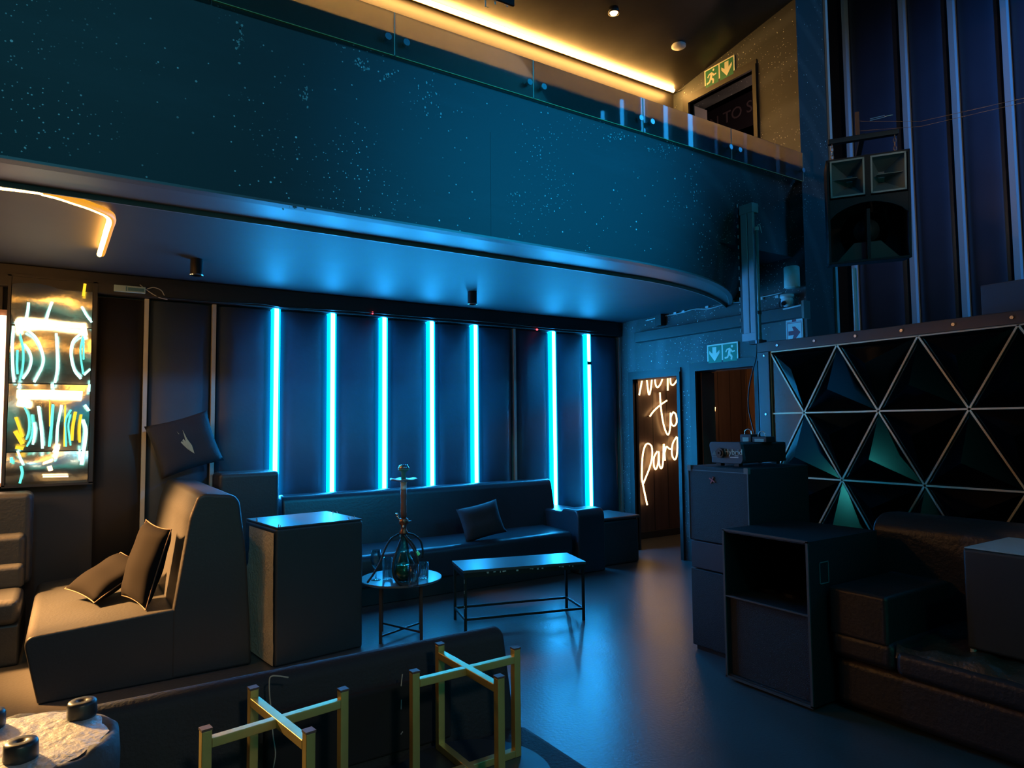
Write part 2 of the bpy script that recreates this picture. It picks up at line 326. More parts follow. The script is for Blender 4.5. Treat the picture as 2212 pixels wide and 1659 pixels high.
tag(cable('trailing_cable', cable_pts, .005, CABLE), 'thin dark cable draped along the cornice above the LED strips', 'cable')
bm = B(); p = ony(246, 622, 6.45); q = ony(314, 635, 6.45); box(bm, p.x, q.x, 6.43, 6.458, q.z, q.z+.055)
t = tag(link('led_driver', bm, mat('pale_label', (.35, .55, .62), .5), bevel=.004), 'slim white LED driver box on the dark cornice right of the mirror', 'LED driver')
bm = B(); box(bm, p.x+.10, q.x-.01, 6.4285, 6.4298, q.z+.012, q.z+.04); box(bm, p.x+.085, p.x+.095, 6.4285, 6.4298, q.z+.008, q.z+.046); link('label', bm, mat('label_print', (.06, .2, .3), .6), t)
tag(cable('driver_wire', [ony(u, v, 6.44) for u, v in ((302, 615), (325, 632), (345, 643), (362, 647))]+[], .0035, WIRE), 'thin grey wire looping down right of the LED driver box', 'wire')
tag(cable('driver_wire', [ony(u, v, 6.44) for u, v in ((318, 624), (332, 621), (348, 627), (355, 638))]+[], .0035, WIRE), 'small arched grey wire above the first wall seam right of the driver', 'wire')

# right wall with two doorways and the upper doorway
W0, W1 = 5.886, 6.136
bm = B()
zt = 5.9
box(bm, W0, W0+.03, 6.265, 6.56, 0, 2.1)
for y0, y1, z0, z1 in ( (5.254+.0, 5.533, 0, 2.1), (3.873, 4.472, 0, 2.13), (3.873, 6.80, 2.13, 3.15), (5.254, 6.56, 2.1, 2.13),
                       (5.25, 6.80, 3.15, 5.22), (3.873, 4.379, 3.15, 5.22), (3.873, 6.80, 5.22, zt)):
    box(bm, W0, W1, y0, y1, z0, z1)
box(bm, W1, 6.37, 3.873, 4.15, 0, 8); box(bm, W0, W1, 3.873, 6.8, zt, 8)
wr = struct(link('wall_right', bm, STARW))
bx('corner_strip', (6.352, 6.392, 3.85, 3.873, 2.0, 5.9), STRIPMETAL, wr)
def doorframe(n, y0, y1, zh, z0=0):
    bm = B(); t = .045
    box(bm, W0-.03, W0+.06, y1, y1+t, z0, zh+t); box(bm, W0-.03, W0+.06, y0-t, y0, z0, zh+t); box(bm, W0-.03, W0+.06, y0, y1, zh, zh+t)
    box(bm, W0-.015, W0+.02, y1+t, y1+t+.05, z0, zh+t+.05); box(bm, W0-.015, W0+.02, y0-t, y1+t, zh+t, zh+t+.05)
    return struct(link('door_%d' % n, bm, BLACKPAINT))
doorframe(1, 5.533, 6.265, 2.1); doorframe(2, 4.472, 5.254, 2.13); doorframe(3, 4.379, 5.25, 5.22, 3.16)
BROWN = mat('brown_jamb', (.26, .13, .08), .6, var=.25)
struct(bx('trim_1', (W0+.06, W1+.02, 5.238, 5.26, 0, 2.12), BROWN))
struct(bx('trim_2', (W0+.06, W1+.02, 5.235, 5.256, 3.16, 5.2), mat('pale_jamb', (.36, .34, .33), .6)))
# corridor behind the doorways
BOARD = planks('dark_boards', (.075, .050, .045), .27, .4, 'X'); 
struct(bx('wall_corridor', (5.9, 9.2, 6.84, 6.95, 0, 3.0), BOARD))
struct(bx('trim_3', (5.9, 9.2, 6.81, 6.84, 0, .09), BLACKPAINT))
CPOLY = [(W1, 4.12), (6.37, 4.12), (8.28, 5.2), (9.2, 5.3), (9.2, 6.95), (W1, 6.95)]
for nm_, z0_, z1_ in (('ceiling_corridor', 2.7, 2.8), ('floor_upper_corridor', 3.0, 3.1), ('ceiling_upper_corridor', 7.6, 7.7)):
    bm = B(); prism(bm, CPOLY, lambda p, q, s: (p, q, s), z0_, z1_); struct(link(nm_, bm, DARKWALL))
bm = B(); prism(bm, [(6.36, 4.0), (6.36, 4.10), (8.28, 5.24), (8.28, 5.14)], lambda p, q, s: (p, q, s), 0, 8); struct(link('wall_recess', bm, DARKWALL))
struct(bx('wall_corridor_end', (8.75, 8.85, 5.3, 6.84, 0, 2.7), planks('end_boards', (.20, .11, .06), .22, .45, 'Y')))

# far wall of the hall behind the DJ booth, padded with pale channel strips
wf = struct(bx('wall_right_rear', (8.28, 8.40, -4.2, 5.3, 0, 8), DARKWALL))
FY = [4.73, 4.02, 3.49, 2.98, 2.46, 1.93, 1.40, .87, .34, -.19, -.72, -1.25, -1.78, -2.31, -2.84, -3.37]
for a, b in zip(FY, FY[1:]): pad('padded_panel', 'y', b+.04, a-.04, 8.27, .06, 0, 7.9, wf, LEATHER_F)
for i, y in enumerate(FY[:8]): bx('channel_strip', (8.19, 8.30, y-(.02 if i == 0 else .028), y+(.02 if i == 0 else .028), 0, 7.9), mat('far_channel', (.60, .63, .62), .5), wf)
for i, y in enumerate(FY[8:]):
    t = empty('led_strip', (8.22, y, 4.2), label='cyan LED strip on the far right wall, '+('nearest', 'second', 'third', 'fourth', 'fifth', 'sixth', 'seventh', 'last')[i]+' lit one counted from the booth', cat='light strip', group='lit LED strips on the far right wall')
    bx('light_core', (-.02, .03, -.024, .024, 0, 3.2), LEDF, t)

# balcony: parapet, fascia, soffit, slab, upper wall and sloping ceiling
def yf(x):
    return 3.873 + (0 if x < 3.2 else .89*((x-3.2)/2.686)**2.9)
def yr(x):
    return 4.235 + (0 if x < 3.8 else .58*((x-3.8)/2.086)**2.2)
bm = B(); xs = [-4+.5*i for i in range(14)]+[3.0+.12*i for i in range(24)]+[5.886]; xs = [x for x in xs if x <= 5.887]; nz = 10; G = []
for x in xs:
    row = []
    for j in range(nz+1):
        t = j/nz; z = 2.81+(4.03-2.81)*t; y = 3.873+(yf(x)-3.873)*(1-t)**1.25; row.append(bm.verts.new((x, y, z)))
    row.append(bm.verts.new((x, 4.02, 4.03))); row.append(bm.verts.new((x, 4.02, 3.16))); G.append(row)
for a, b in zip(G, G[1:]):
    for j in range(len(a)-1): bm.faces.new((a[j], b[j], b[j+1], a[j+1]))
wp = struct(link('wall_balcony', bm, STAR, smooth=False))
for f in wp.data.polygons: f.use_smooth = abs(f.normal.z) < .9
bx('panel_seam', (2.357, 2.3595, 3.8715, 3.874, 2.82, 3.55), BLACKPAINT, wp)
bm = B(); F = []
for x in xs:
    F.append([bm.verts.new(p) for p in ((x, yf(x)-.012, 2.822), (x, yf(x)-.012, 2.808), (x, yf(x)+.04, 2.802), (x, yf(x)+.05, 2.812), (x, yr(x), 2.812))])
for a, b in zip(F, F[1:]):
    for j in range(4): bm.faces.new((a[j], b[j], b[j+1], a[j+1]))
struct(link('trim_4', bm, BAND))
bm = B(); F = []
for x in xs:
    F.append([bm.verts.new(p) for p in ((x, yr(x), 2.83), (x, yr(x)+.004, 2.818), (x, yr(x)+.004, 2.784), (x, yr(x)+.014, 2.784), (x, yr(x)+.015, 2.82), (x, yr(x)+.016, 2.845))])
for a, b in zip(F, F[1:]):
    for j in range(5): bm.faces.new((a[j], b[j], b[j+1], a[j+1]))
struct(link('trim_5', bm, mat('grey_trim', (.26, .26, .265), .4)))
bm = B(); F = []
for x in xs:
    F.append([bm.verts.new(p) for p in ((x, yr(x)-.02, 2.84), (x, 6.8, 2.84), (x, 6.8, 3.16), (x, 4.0, 3.16))])
for a, b in zip(F, F[1:]):
    for j in range(3): bm.faces.new((a[j], b[j], b[j+1], a[j+1]))
struct(link('ceiling_balcony', bm, SOFFIT))
UPW = mat('upper_wall_brown', (.030, .027, .026), .5, var=.2)
struct(bx('wall_upper', (-4, 5.886, 5.50, 5.60, 3.16, 5.43), UPW))
bm = B()
prism(bm, [(5.60, 5.41), (3.86, 5.72), (3.86, 8), (3.98, 8), (3.98, 5.80), (5.60, 5.5)], lambda p, q, t: (t, p, q), -4, 5.886)
struct(link('ceiling_upper', bm, mat('upper_ceiling', (.05, .045, .042), .36, var=.45, bump=.15, bscale=8)))

rs = random.Random(11)
for (cu, cv_, su, sv, nn) in ((520, 85, 8, 30, 26), (775, 132, 16, 8, 18), (790, 148, 8, 5, 10), (1112, 418, 14, 4, 10), (840, 160, 25, 12, 14), (1330, 292, 45, 8, 26), (1425, 320, 35, 10, 22), (920, 205, 30, 45, 22), (660, 205, 20, 25, 16), (1505, 400, 18, 60, 30), (1540, 520, 14, 60, 26), (640, 447, 40, 4, 18)):
    bm = B()
    for _ in range(nn):
        p = ony(cu+rs.gauss(0, su*.5), cv_+rs.gauss(0, sv*.5), 3.868); r0 = rs.uniform(.002, .0075); k = rs.randint(5, 7); a0 = rs.random()*6
        t_ = max(0, min(1, (p.z-2.81)/1.22)); yy = 3.873+(yf(p.x)-3.873)*(1-t_)**1.25-.0012
        prism(bm, [(p.x+r0*rs.uniform(.5, 1.4)*math.cos(a0+6.283*j/k), p.z+r0*rs.uniform(.6, 1.8)*math.sin(a0+6.283*j/k)) for j in range(k)], lambda a, b, s: (a, s, b), yy, yy-.0008)
    link('paint_scuff', bm, mat('pale_scuff', (.34, .44, .44), .6), wp)
# glass balustrade panes with stand-off fixings
JX = [-1.54, -.48, .58, 1.644, 2.70, 3.76, 4.82, 5.86]
for i in range(7):
    x0, x1 = JX[i]+.006, JX[i+1]-.006
    lab = ['pane above the left end of the parapet, out at the frame edge', 'second balustrade pane from the left end', 'pane ending at the first visible joint', 'pane between the first and second visible joints', 'pane between the second and third visible joints', 'pane just past the third joint, in front of the upper doorway', 'last pane, meeting the speckled wall'][i]
    bm = B(); box(bm, x0, x1, 3.838, 3.850, 3.862, 4.14)
    t = tag(link('glass_pane', bm, PANE), 'clear glass balustrade '+lab, 'glass pane', 'glass balustrade panes on the balcony')
    bm = B(); box(bm, x1+.001, x1+.005, 3.836, 3.852, 3.862, 4.14); link('edge_seal', bm, mat('pane_edge', (.35, .5, .42), .3), t)
    bx('bottom_edge', (x0, x1, 3.837, 3.851, 3.858, 3.862), mat('yellow_green_edge', (.42, .46, .16), .4), t)
    for xx in ((x0+.055) if i else x0+.2, x1-.055):
        bm = B(); tube(bm, [(xx, 3.80, 3.945), (xx, 3.872, 3.945)], .012, 12); tube(bm, [(xx, 3.792, 3.945), (xx, 3.802, 3.945)], .022, 16)
        link('stand_off_bolt', bm, CHROME, t, smooth=False)

# upper LED strip
def ledrun(name, pts, r, m, halo, label, k=1, off=(0, 0, .012), hr=1.7):
    t = empty(name, pts[0], label=label, cat='light strip'); P0 = Vector(pts[0])
    pp = [Vector(p)-P0 for p in (smoothpts(pts, k) if k > 1 else pts)]
    bm = B(); tube(bm, pp, r, 8); link('light_core', bm, m, t, smooth=True)
    bm = B(); tube(bm, [p+Vector(off) for p in pp], r*hr, 8); link('halo_tube', bm, halo, t, smooth=True); return t  # wider glowing tube models the halo round the strip
ledrun('led_strip', [(-3.5, 5.415, 5.385), (5.80, 5.415, 5.42)], .022, AMBERU, AMBERH, 'long amber LED strip under the sloping ceiling above the balcony', off=(0, .03, .012), hr=.9)
ledrun('led_strip', [(-3.8, 4.52, 2.80), (-1.6, 4.52, 2.80)]+[tuple(onz(u, v, 2.80)) for u, v in ((0, 403), (100, 418), (160, 436), (205, 452), (236, 470), (230, 500), (215, 550))], .017, AMBER, AMBERH,
       'amber LED strip bending round the corner under the balcony soffit', 5, off=(.012, 0, .008), hr=1.3)
bm = B(); lathe(bm, [(0, .0), (.05, .0), (.06, -.04), (.075, -.045), (.075, -.085), (.05, -.1), (0, -.1)], (5.30, 4.86, 5.61))
t = tag(link('smoke_detector', bm, WHITEP, smooth=True), 'round white smoke detector on the dark sloping ceiling', 'smoke detector')
bm = B(); lathe(bm, [(.076, -.05), (.078, -.06), (.076, -.07)], (5.30, 4.86, 5.61)); link('ring', bm, CABLE, t)
p = ony(1325, -14, 4.75)
bm = B(); lathe(bm, [(0, .05), (.05, .05), (.055, 0), (.042, 0), (.04, .015), (0, .015)], (p.x, p.y, 5.50))
t = tag(link('ceiling_downlight', bm, BLACKMETAL, smooth=True), 'small warm downlight glowing on the dark ceiling at the top edge of the photo', 'downlight')
bm = B(); lathe(bm, [(0, -.012), (.03, -.01), (.038, .006), (0, .01)], (p.x, p.y, 5.50)); spot('ceiling_downlight_beam', (p.x, p.y, 5.48), (p.x+.2, p.y-.6, 3), (1, .55, .25), 90, 120, .5, .04); link('lamp_lens', bm, mat('warm_bulb', (0, 0, 0), .5, emit=(1, .5, .22), es=18), t)
# hanging notice at top edge
bm = B(); a = ony(1046, -30, 4.7); b = ony(1110, 14, 4.7); box(bm, a.x, b.x, 4.69, 4.71, b.z, a.z+.45)
t = tag(link('ceiling_notice', bm, BLACKPAINT), 'dark board with small white marks hanging at the top edge of the balcony', 'notice board')
bm = B()
for u0, v0, u1, v1 in ((1047, 0, 1050, 15), (1047, 13, 1056, 16), (1068, 0, 1076, 3), (1068, 3, 1071, 10), (1090, 9, 1098, 13), (1094, 12, 1097, 16)):
    a = ony(u0, v0, 4.685); b = ony(u1, v1, 4.685); box(bm, a.x, b.x, 4.684, 4.689, b.z, a.z)
link('white_marks', bm, WHITEP, t)
# corner hook under the LED end
tag(cable('loose_cable', [onx(u, v, 5.86) for u, v in ((1455, 200), (1470, 194), (1478, 182), (1481, 175))], .004, CABLE), 'loose cable end curling up from the right end of the upper LED strip', 'cable')

# ------------------------------------------------------------------ exit signs
SIGNG = mat('sign_green', (.01, .20, .10), .5); SIGNW = mat('sign_cream', (.78, .80, .62), .5)
def exit_sign(yl, yr_, z0, z1, x, man_left, lab):
    """faces -X; yl is the viewer's left edge (larger Y)"""
    t = empty('exit_sign', (x, (yl+yr_)/2, z0), label=lab, cat='sign')
    W, H = yl-yr_, z1-z0
    def P(u, v, d): return (-d, W/2-u*W, v*H)
    def plate(name, polys, d0, d1, m):
        bm = B()
        for pg in polys: prism(bm, pg, lambda p, q, s: P(p, q, s), d0, d1)
        return link(name, bm, m, t)
    plate('sign_board', [[(0, 0), (1, 0), (1, 1), (0, 1)]], 0, .012, SIGNW)
    gf = plate('green_field', [[(.04, .07), (.475, .07), (.475, .93), (.04, .93)], [(.525, .07), (.96, .07), (.96, .93), (.525, .93)]], .012, .014, SIGNG)
    a0, m0 = (.5, 0) if man_left else (0, .5)
    ar = [(.25+x_*.17, .5+y_*.36) for x_, y_ in ((0, -1), (1, .12), (1, .55), (.38, .1), (.38, 1), (-.38, 1), (-.38, .1), (-1, .55), (-1, .12))]
    plate('arrow', [[(x_+a0, y_) for x_, y_ in ar]], .014, .016, SIGNW).parent = gf
    # running figure
    def bar(x0, y0, x1, y1, wd):
        dx, dy = (x1-x0)*2, y1-y0; l = math.hypot(dx, dy); nx, ny = -dy/l*wd/2, dx/l*wd
        return [(x0+nx, y0+ny), (x1+nx, y1+ny), (x1-nx, y1-ny), (x0-nx, y0-ny)]
    body = [bar(.26, .70, .22, .42, .075), bar(.22, .44, .31, .30, .055), bar(.31, .32, .29, .14, .05), bar(.22, .44, .17, .27, .05), bar(.18, .28, .08, .24, .045),
            bar(.27, .70, .16, .66, .04), bar(.165, .67, .12, .54, .035), bar(.28, .66, .33, .52, .04), bar(.32, .53, .41, .56, .035)]
    head = [(.325+.035*math.cos(k*.628), .80+.07*math.sin(k*.628)) for k in range(10)]
    bm = B()
    for k, pg in enumerate(body+[head]): prism(bm, [(x_+m0, y_) for x_, y_ in pg], lambda p, q, s: P(p, q, s), .014, .016+.0002*k)
    link('running_figure', bm, SIGNW, gf)
exit_sign(5.085, 4.672, 2.19, 2.405, W0-.002, False, 'green exit sign with down arrow left of running figure, above the lower doorway')
exit_sign(5.015, 4.605, 5.27, 5.49, W0-.002, True, 'green exit sign with running figure left of down arrow, on the balcony level')

# neon script sign in the corridor
t = empty('neon_sign', (6.6, 6.8, 1.2), label='warm white neon script reading Next to Paradise on the dark corridor wall', cat='neon sign')
def nz_(zx, zy): return ony(1340+zx/5.027, 790+zy/5.027, 6.79)-Vector((6.6, 6.8, 1.2))
strokes = [[(205, 320), (235, 160), (255, 30), (285, 140), (310, 315), (335, 220), (352, 30)], [(375, 150), (430, 110), (440, 55), (405, 45), (378, 120), (382, 200), (405, 235), (440, 190), (465, 115)],
    [(515, 270), (515, 110), (512, 40)], [(545, 30), (545, 180), (570, 210), (600, 180), (628, 130)],
    [(430, 290), (440, 450), (470, 640), (515, 750), (540, 680), (545, 510)], [(505, 378), (430, 430), (365, 490), (320, 550)],
    [(575, 503), (548, 560), (555, 630), (585, 655), (612, 610), (602, 530), (575, 503)],
    [(292, 1512), (245, 1290), (234, 1200), (240, 1000), (265, 880), (300, 845), (340, 880), (345, 980), (320, 1100), (250, 1280)],
    [(400, 930), (365, 1000), (365, 1090), (385, 1125), (410, 1060), (418, 935), (422, 1060), (442, 1115), (462, 1060), (470, 850)],
    [(474, 850), (485, 1030)], [(482, 940), (500, 880), (530, 900), (548, 905)],
    [(610, 772), (568, 850), (560, 960), (590, 1020), (615, 960), (622, 775), (625, 860), (645, 920)],
    [(700, 820), (675, 860), (680, 930), (705, 940), (722, 860), (728, 640)], [(728, 640), (724, 880), (745, 900)], [(770, 760), (766, 860), (785, 870)],
    [(840, 700), (815, 730), (840, 790), (825, 840), (800, 835)], [(880, 760), (915, 720), (895, 680), (875, 740), (890, 800), (920, 770)],
    [(1027, 450), (1020, 530)], [(1018, 548), (1010, 600), (992, 640)]]
for s_ in strokes:
    pts = smoothpts([nz_(*q) for q in s_], 5)
    bm = B(); tube(bm, pts, .0105, 8); link('neon_tube', bm, NEONW, t, smooth=True)
bm = B()
for s_ in strokes:
    for q in (s_[0], s_[-1]):
        p = nz_(*q); tube(bm, [p, p+Vector((0, .045, 0))], .004, 6)
link('wall_bracket', bm, BLACKPAINT, t)

# banner beyond the upper doorway
FONT = bpy.data.curves
def text_mesh(s, size, depth=.002):
    c = bpy.data.curves.new('txt', 'FONT'); c.body = s; c.size = size; c.extrude = depth; c.align_x = 'CENTER'; c.align_y = 'CENTER'; c.resolution_u = 3
    o = bpy.data.objects.new('txt', c); COL.objects.link(o); dg = bpy.context.evaluated_depsgraph_get(); me = bpy.data.meshes.new_from_object(o.evaluated_get(dg))
    bpy.data.objects.remove(o); return me
def text_obj(name, s, size, M, m, parent):
    me = text_mesh(s, size); me.materials.clear(); me.materials.append(m); o = bpy.data.objects.new(name, me); COL.objects.link(o); o.parent = parent; o.matrix_parent_inverse = Matrix.Identity(4); o.matrix_local = M; return o
FACEX = Matrix(((0, 0, -1), (-1, 0, 0), (0, 1, 0))).to_4x4()     # text lying in YZ, read from -X
t = empty('wall_banner', (7.6, 5.95, 5.72), label='dark banner with pale capitals seen through the balcony doorway', cat='banner')
bm = B(); prism(bm, [(.62, -.10), (-.9, -.22), (-.9, .30), (.62, .30)], lambda p, q, s: (s, p, q), 0, .02); link('cloth', bm, mat('banner_cloth', (.035, .028, .045), .8), t)
text_obj('lettering', 'IN TO SEE', .23, Matrix.Translation((-.004, .02, .09)) @ FACEX, mat('banner_letters', (.26, .20, .24), .7), t)

# ------------------------------------------------------------------ things fixed to the right wall
bm = B(); box(bm, 5.79, 5.886, 3.86, 6.15, 2.545, 2.665)
t = tag(link('cable_trunking', bm, BLACKPAINT, bevel=.006), 'long dark cable trunking across the right wall above the doorways', 'trunking')
bx('end_cap', (5.785, 5.886, 3.835, 3.86, 2.53, 2.70), mat('grey_cap', (.16, .16, .15), .5), t)
run = [onx(u, v, 5.87) for u, v in ((1395, 693), (1430, 684), (1470, 676), (1499, 668), (1530, 667), (1571, 656), (1600, 652), (1640, 643), (1690, 632))]
t = tag(cable('wall_cable', run, .005, WIRE), 'thin pale cable clipped along the right wall under the soffit', 'cable')
for u, v in ((1430, 682), (1459, 677), (1477, 673), (1528, 663), (1582, 652), (1645, 645), (1679, 641)):
    p = onx(u, v, 5.875); bm = B(); box(bm, -.012, .010, -.02, .02, -.012, .012)
    o = link('cable_clip', bm, WHITEP, t); o.location = p
bm = B(); p = onx(1425, 691, 5.83); box(bm, 5.80, 5.886, p.y-.05, p.y+.05, p.z-.07, p.z+.07); tag(link('junction_box', bm, CABLE, bevel=.006), 'small black junction box on the right wall above the neon doorway', 'junction box')
p = onx(1716, 585, 5.80); t = empty('wall_lamp', (5.80, p.y+.03, 2.84), label='pale cylindrical wall lamp mounted above the dome camera', cat='wall lamp')
bm = B(); lathe(bm, [(0, 0), (.066, .0), (.072, .01), (.072, .195), (.066, .205), (0, .205)]); link('shade', bm, mat('pale_mesh_shade', (.50, .56, .50), .6, bump=.6, bscale=120), t, smooth=True)
bx('wall_bracket', (.06, .086, -.03, .03, .05, .15), BLACKPAINT, t)
t = empty('security_camera', (5.80, 4.02, 2.70), label='white dome security camera under the cylindrical wall lamp', cat='camera')
bm = B(); lathe(bm, [(0, .085), (.062, .085), (.066, .06), (.05, .04), (0, .04)]); link('housing', bm, WHITEP, t, smooth=True)
bm = B(); lathe(bm, [(.05, .055), (.058, .03), (.052, 0), (.03, -.03), (0, -.04)]); link('dome', bm, mat('dome_white', (.6, .6, .6), .3), t, smooth=True)
bm = B(); tube(bm, [(-.045, -.002, -.0), (-.064, -.004, -.008)], .022, 14); link('lens', bm, mat('lens_black', (.004, .004, .005), .05), t)
bm = B(); tube(bm, smoothpts([(.02, .07, .07), (.0, .09, .0), (.0, .05, -.07), (0, -.03, -.075), (0, -.08, -.02), (.01, -.07, .06)], 5), .004, 6); link('cable_loop', bm, CABLE, t, smooth=True)
bx('wall_bracket', (.04, .086, -.03, .03, .05, .08), BLACKPAINT, t)
ps = onx(1697, 690, 5.87); pe = onx(1735, 740, 5.87)
t = empty('arrow_sign', (5.886, (ps.y+pe.y)/2, 2.16), label='white sign with dark red arrow pointing right, below the trunking', cat='sign'); W_ = (ps.y-pe.y)
bx('sign_board', (-.014, -.002, -W_/2, W_/2, 0, .40), mat('sign_white', (.62, .66, .66), .5), t)
MAR = mat('sign_maroon', (.22, .02, .05), .5)
bm = B(); prism(bm, [(-.42, .62), (-.05, .62), (-.15, .86), (.05, .86), (.42, .5), (.05, .14), (-.15, .14), (-.05, .38), (-.42, .38)], lambda p, q, s: (s, -p*W_*.85, .17+q*.17), -.014, -.0155)
prism(bm, [(-.14, 0), (.14, 0), (.14, .6), (-.14, .6)], lambda p, q, s: (s, -p*W_*.85, .365+q*.05), -.014, -.0155); link('arrow', bm, MAR, t)
bm = B()
for (a, b, c, d) in ((-.44, -.42, .16, .35), (.42, .44, .16, .35), (-.44, .44, .155, .16), (-.44, .44, .35, .355), (-.44, .44, .362, .366)): box(bm, -.0152, -.014, a*W_, b*W_, c, d)
link('border_line', bm, MAR, t)
a = onx(1692, 668, 5.78); b = onx(1731, 659, 5.78)
bm = B(); tube(bm, [a, b], .008, 6); tag(link('white_tape', bm, WHITEP), 'short strip of white tape on the trunking above the arrow sign', 'tape')

# ------------------------------------------------------------------ soffit downlights
for i, (x, y) in enumerate(((.779, 5.61), (3.225, 5.657))):
    t = empty('soffit_downlight', (x, y, 2.84), label='small black cylinder downlight on the soffit, '+('left one near the mirror corner' if i == 0 else 'right one above the middle LED strips'), cat='downlight', group='cylinder downlights under the balcony')
    bm = B(); lathe(bm, [(0, 0), (.045, 0), (.045, -.125), (.038, -.125), (.036, -.10), (0, -.10)]); link('body', bm, BLACKMETAL, t, smooth=False)
    bm = B(); lathe(bm, [(.046, -.118), (.049, -.122), (.046, -.128)]); link('rim', bm, CHROME, t)

# ------------------------------------------------------------------ wavy mirror at the left, its neon reflections modelled as glowing tubes
t = empty('mirror_panel', (-.14, 6.5, 1.13), label='tall wavy mirror panel with modelled teal and orange neon reflections on left of back wall', cat='mirror')
O = Vector((-.14, 6.5, 1.13))
edges = [(600, 705), (705, 829), (829, 975), (975, 1048)]
for k, (va, vb) in enumerate(edges):
    za = ony(100, va, 6.48).z-1.13; zb = ony(100, vb, 6.48).z-1.13
    bm = B(); n, mth = 18, 12; gg = []
    for i in range(n+1):
        for j in range(mth+1):
            u, v = i/n, j/mth
            gg.append(bm.verts.new((-.265+.53*u, -.02-.035*math.sin(math.pi*v)-.014*math.sin(6*u+k*2)*math.sin(math.pi*v), zb+.004+(za-zb-.008)*v)))
    for i in range(n):
        for j in range(mth): a = i*(mth+1)+j; bm.faces.new((gg[a], gg[a+mth+1], gg[a+mth+2], gg[a+1]))
    link('mirror_sheet', bm, WAVYM, t, smooth=True)
bm = B(); box(bm, -.285, .28, -.005, .04, 0, 1.61); link('backing_board', bm, BLACKPAINT, t)
bm = B()
for d in ((-.29, -.27, -.05, .0, -.01, 1.62), (.27, .30, -.05, .0, -.01, 1.62), (-.29, .30, -.05, .0, -.02, 0), (-.29, .30, -.05, 0, 1.61, 1.63)): box(bm, *d)
link('frame', bm, BLACKPAINT, t)
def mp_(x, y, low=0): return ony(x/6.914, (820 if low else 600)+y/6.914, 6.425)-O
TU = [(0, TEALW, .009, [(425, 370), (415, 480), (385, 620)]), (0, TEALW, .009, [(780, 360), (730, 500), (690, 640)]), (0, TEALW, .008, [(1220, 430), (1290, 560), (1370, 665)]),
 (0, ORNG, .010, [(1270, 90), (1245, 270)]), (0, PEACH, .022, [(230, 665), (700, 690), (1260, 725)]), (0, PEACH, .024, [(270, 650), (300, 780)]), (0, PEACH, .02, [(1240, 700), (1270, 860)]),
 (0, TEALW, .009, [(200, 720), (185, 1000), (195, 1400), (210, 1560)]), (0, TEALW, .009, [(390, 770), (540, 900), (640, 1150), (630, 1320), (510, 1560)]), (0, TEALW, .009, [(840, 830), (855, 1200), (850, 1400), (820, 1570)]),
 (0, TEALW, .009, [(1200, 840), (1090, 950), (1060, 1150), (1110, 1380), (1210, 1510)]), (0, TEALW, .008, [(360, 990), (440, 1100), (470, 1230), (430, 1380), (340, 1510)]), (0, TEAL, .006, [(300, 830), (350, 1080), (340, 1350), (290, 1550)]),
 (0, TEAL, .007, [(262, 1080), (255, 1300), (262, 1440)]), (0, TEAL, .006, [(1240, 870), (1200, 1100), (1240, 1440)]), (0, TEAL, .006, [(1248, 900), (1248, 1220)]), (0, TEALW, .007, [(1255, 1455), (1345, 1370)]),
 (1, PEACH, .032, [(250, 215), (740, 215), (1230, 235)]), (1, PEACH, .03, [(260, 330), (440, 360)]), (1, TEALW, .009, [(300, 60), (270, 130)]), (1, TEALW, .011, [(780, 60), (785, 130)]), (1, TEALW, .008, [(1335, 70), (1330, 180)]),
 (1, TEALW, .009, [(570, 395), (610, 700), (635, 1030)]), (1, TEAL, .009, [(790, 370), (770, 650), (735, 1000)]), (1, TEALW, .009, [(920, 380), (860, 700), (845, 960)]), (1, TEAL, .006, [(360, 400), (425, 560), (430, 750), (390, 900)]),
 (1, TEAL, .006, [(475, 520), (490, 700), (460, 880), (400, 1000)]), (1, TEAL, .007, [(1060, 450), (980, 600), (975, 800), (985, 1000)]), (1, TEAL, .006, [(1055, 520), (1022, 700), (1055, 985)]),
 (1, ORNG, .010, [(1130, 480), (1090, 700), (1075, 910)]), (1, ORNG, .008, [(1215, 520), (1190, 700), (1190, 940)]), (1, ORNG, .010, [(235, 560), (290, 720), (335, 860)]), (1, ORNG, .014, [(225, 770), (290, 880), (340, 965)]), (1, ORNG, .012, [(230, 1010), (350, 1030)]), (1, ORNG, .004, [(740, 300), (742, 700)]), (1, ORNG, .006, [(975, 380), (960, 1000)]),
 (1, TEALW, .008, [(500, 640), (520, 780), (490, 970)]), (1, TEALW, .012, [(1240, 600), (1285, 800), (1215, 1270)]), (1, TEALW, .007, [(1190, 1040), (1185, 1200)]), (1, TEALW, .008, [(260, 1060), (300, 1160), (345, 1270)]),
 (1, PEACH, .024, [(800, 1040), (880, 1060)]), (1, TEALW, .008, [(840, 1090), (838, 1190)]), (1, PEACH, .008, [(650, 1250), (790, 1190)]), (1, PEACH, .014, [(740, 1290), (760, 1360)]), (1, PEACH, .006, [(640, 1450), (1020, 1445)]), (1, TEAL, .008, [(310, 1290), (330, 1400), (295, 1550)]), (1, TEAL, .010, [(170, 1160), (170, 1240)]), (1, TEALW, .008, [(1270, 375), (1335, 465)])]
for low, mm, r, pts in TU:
    bm = B(); pp = [mp_(x, y, low) for x, y in pts]; tube(bm, smoothpts(pp, 5) if len(pp) > 2 else pp, r, 8); link('reflected_neon', bm, mm, t, smooth=True)  # each reflected neon line is a glowing tube before the mirror
p0 = ony(10, 682, 6.46); p1 = ony(-2, 1045, 6.46)
t = empty('light_tube', (p0.x-.01, 6.46, 1.15), label='vertical peach-white light tube at the left edge beside the mirror', cat='light tube')
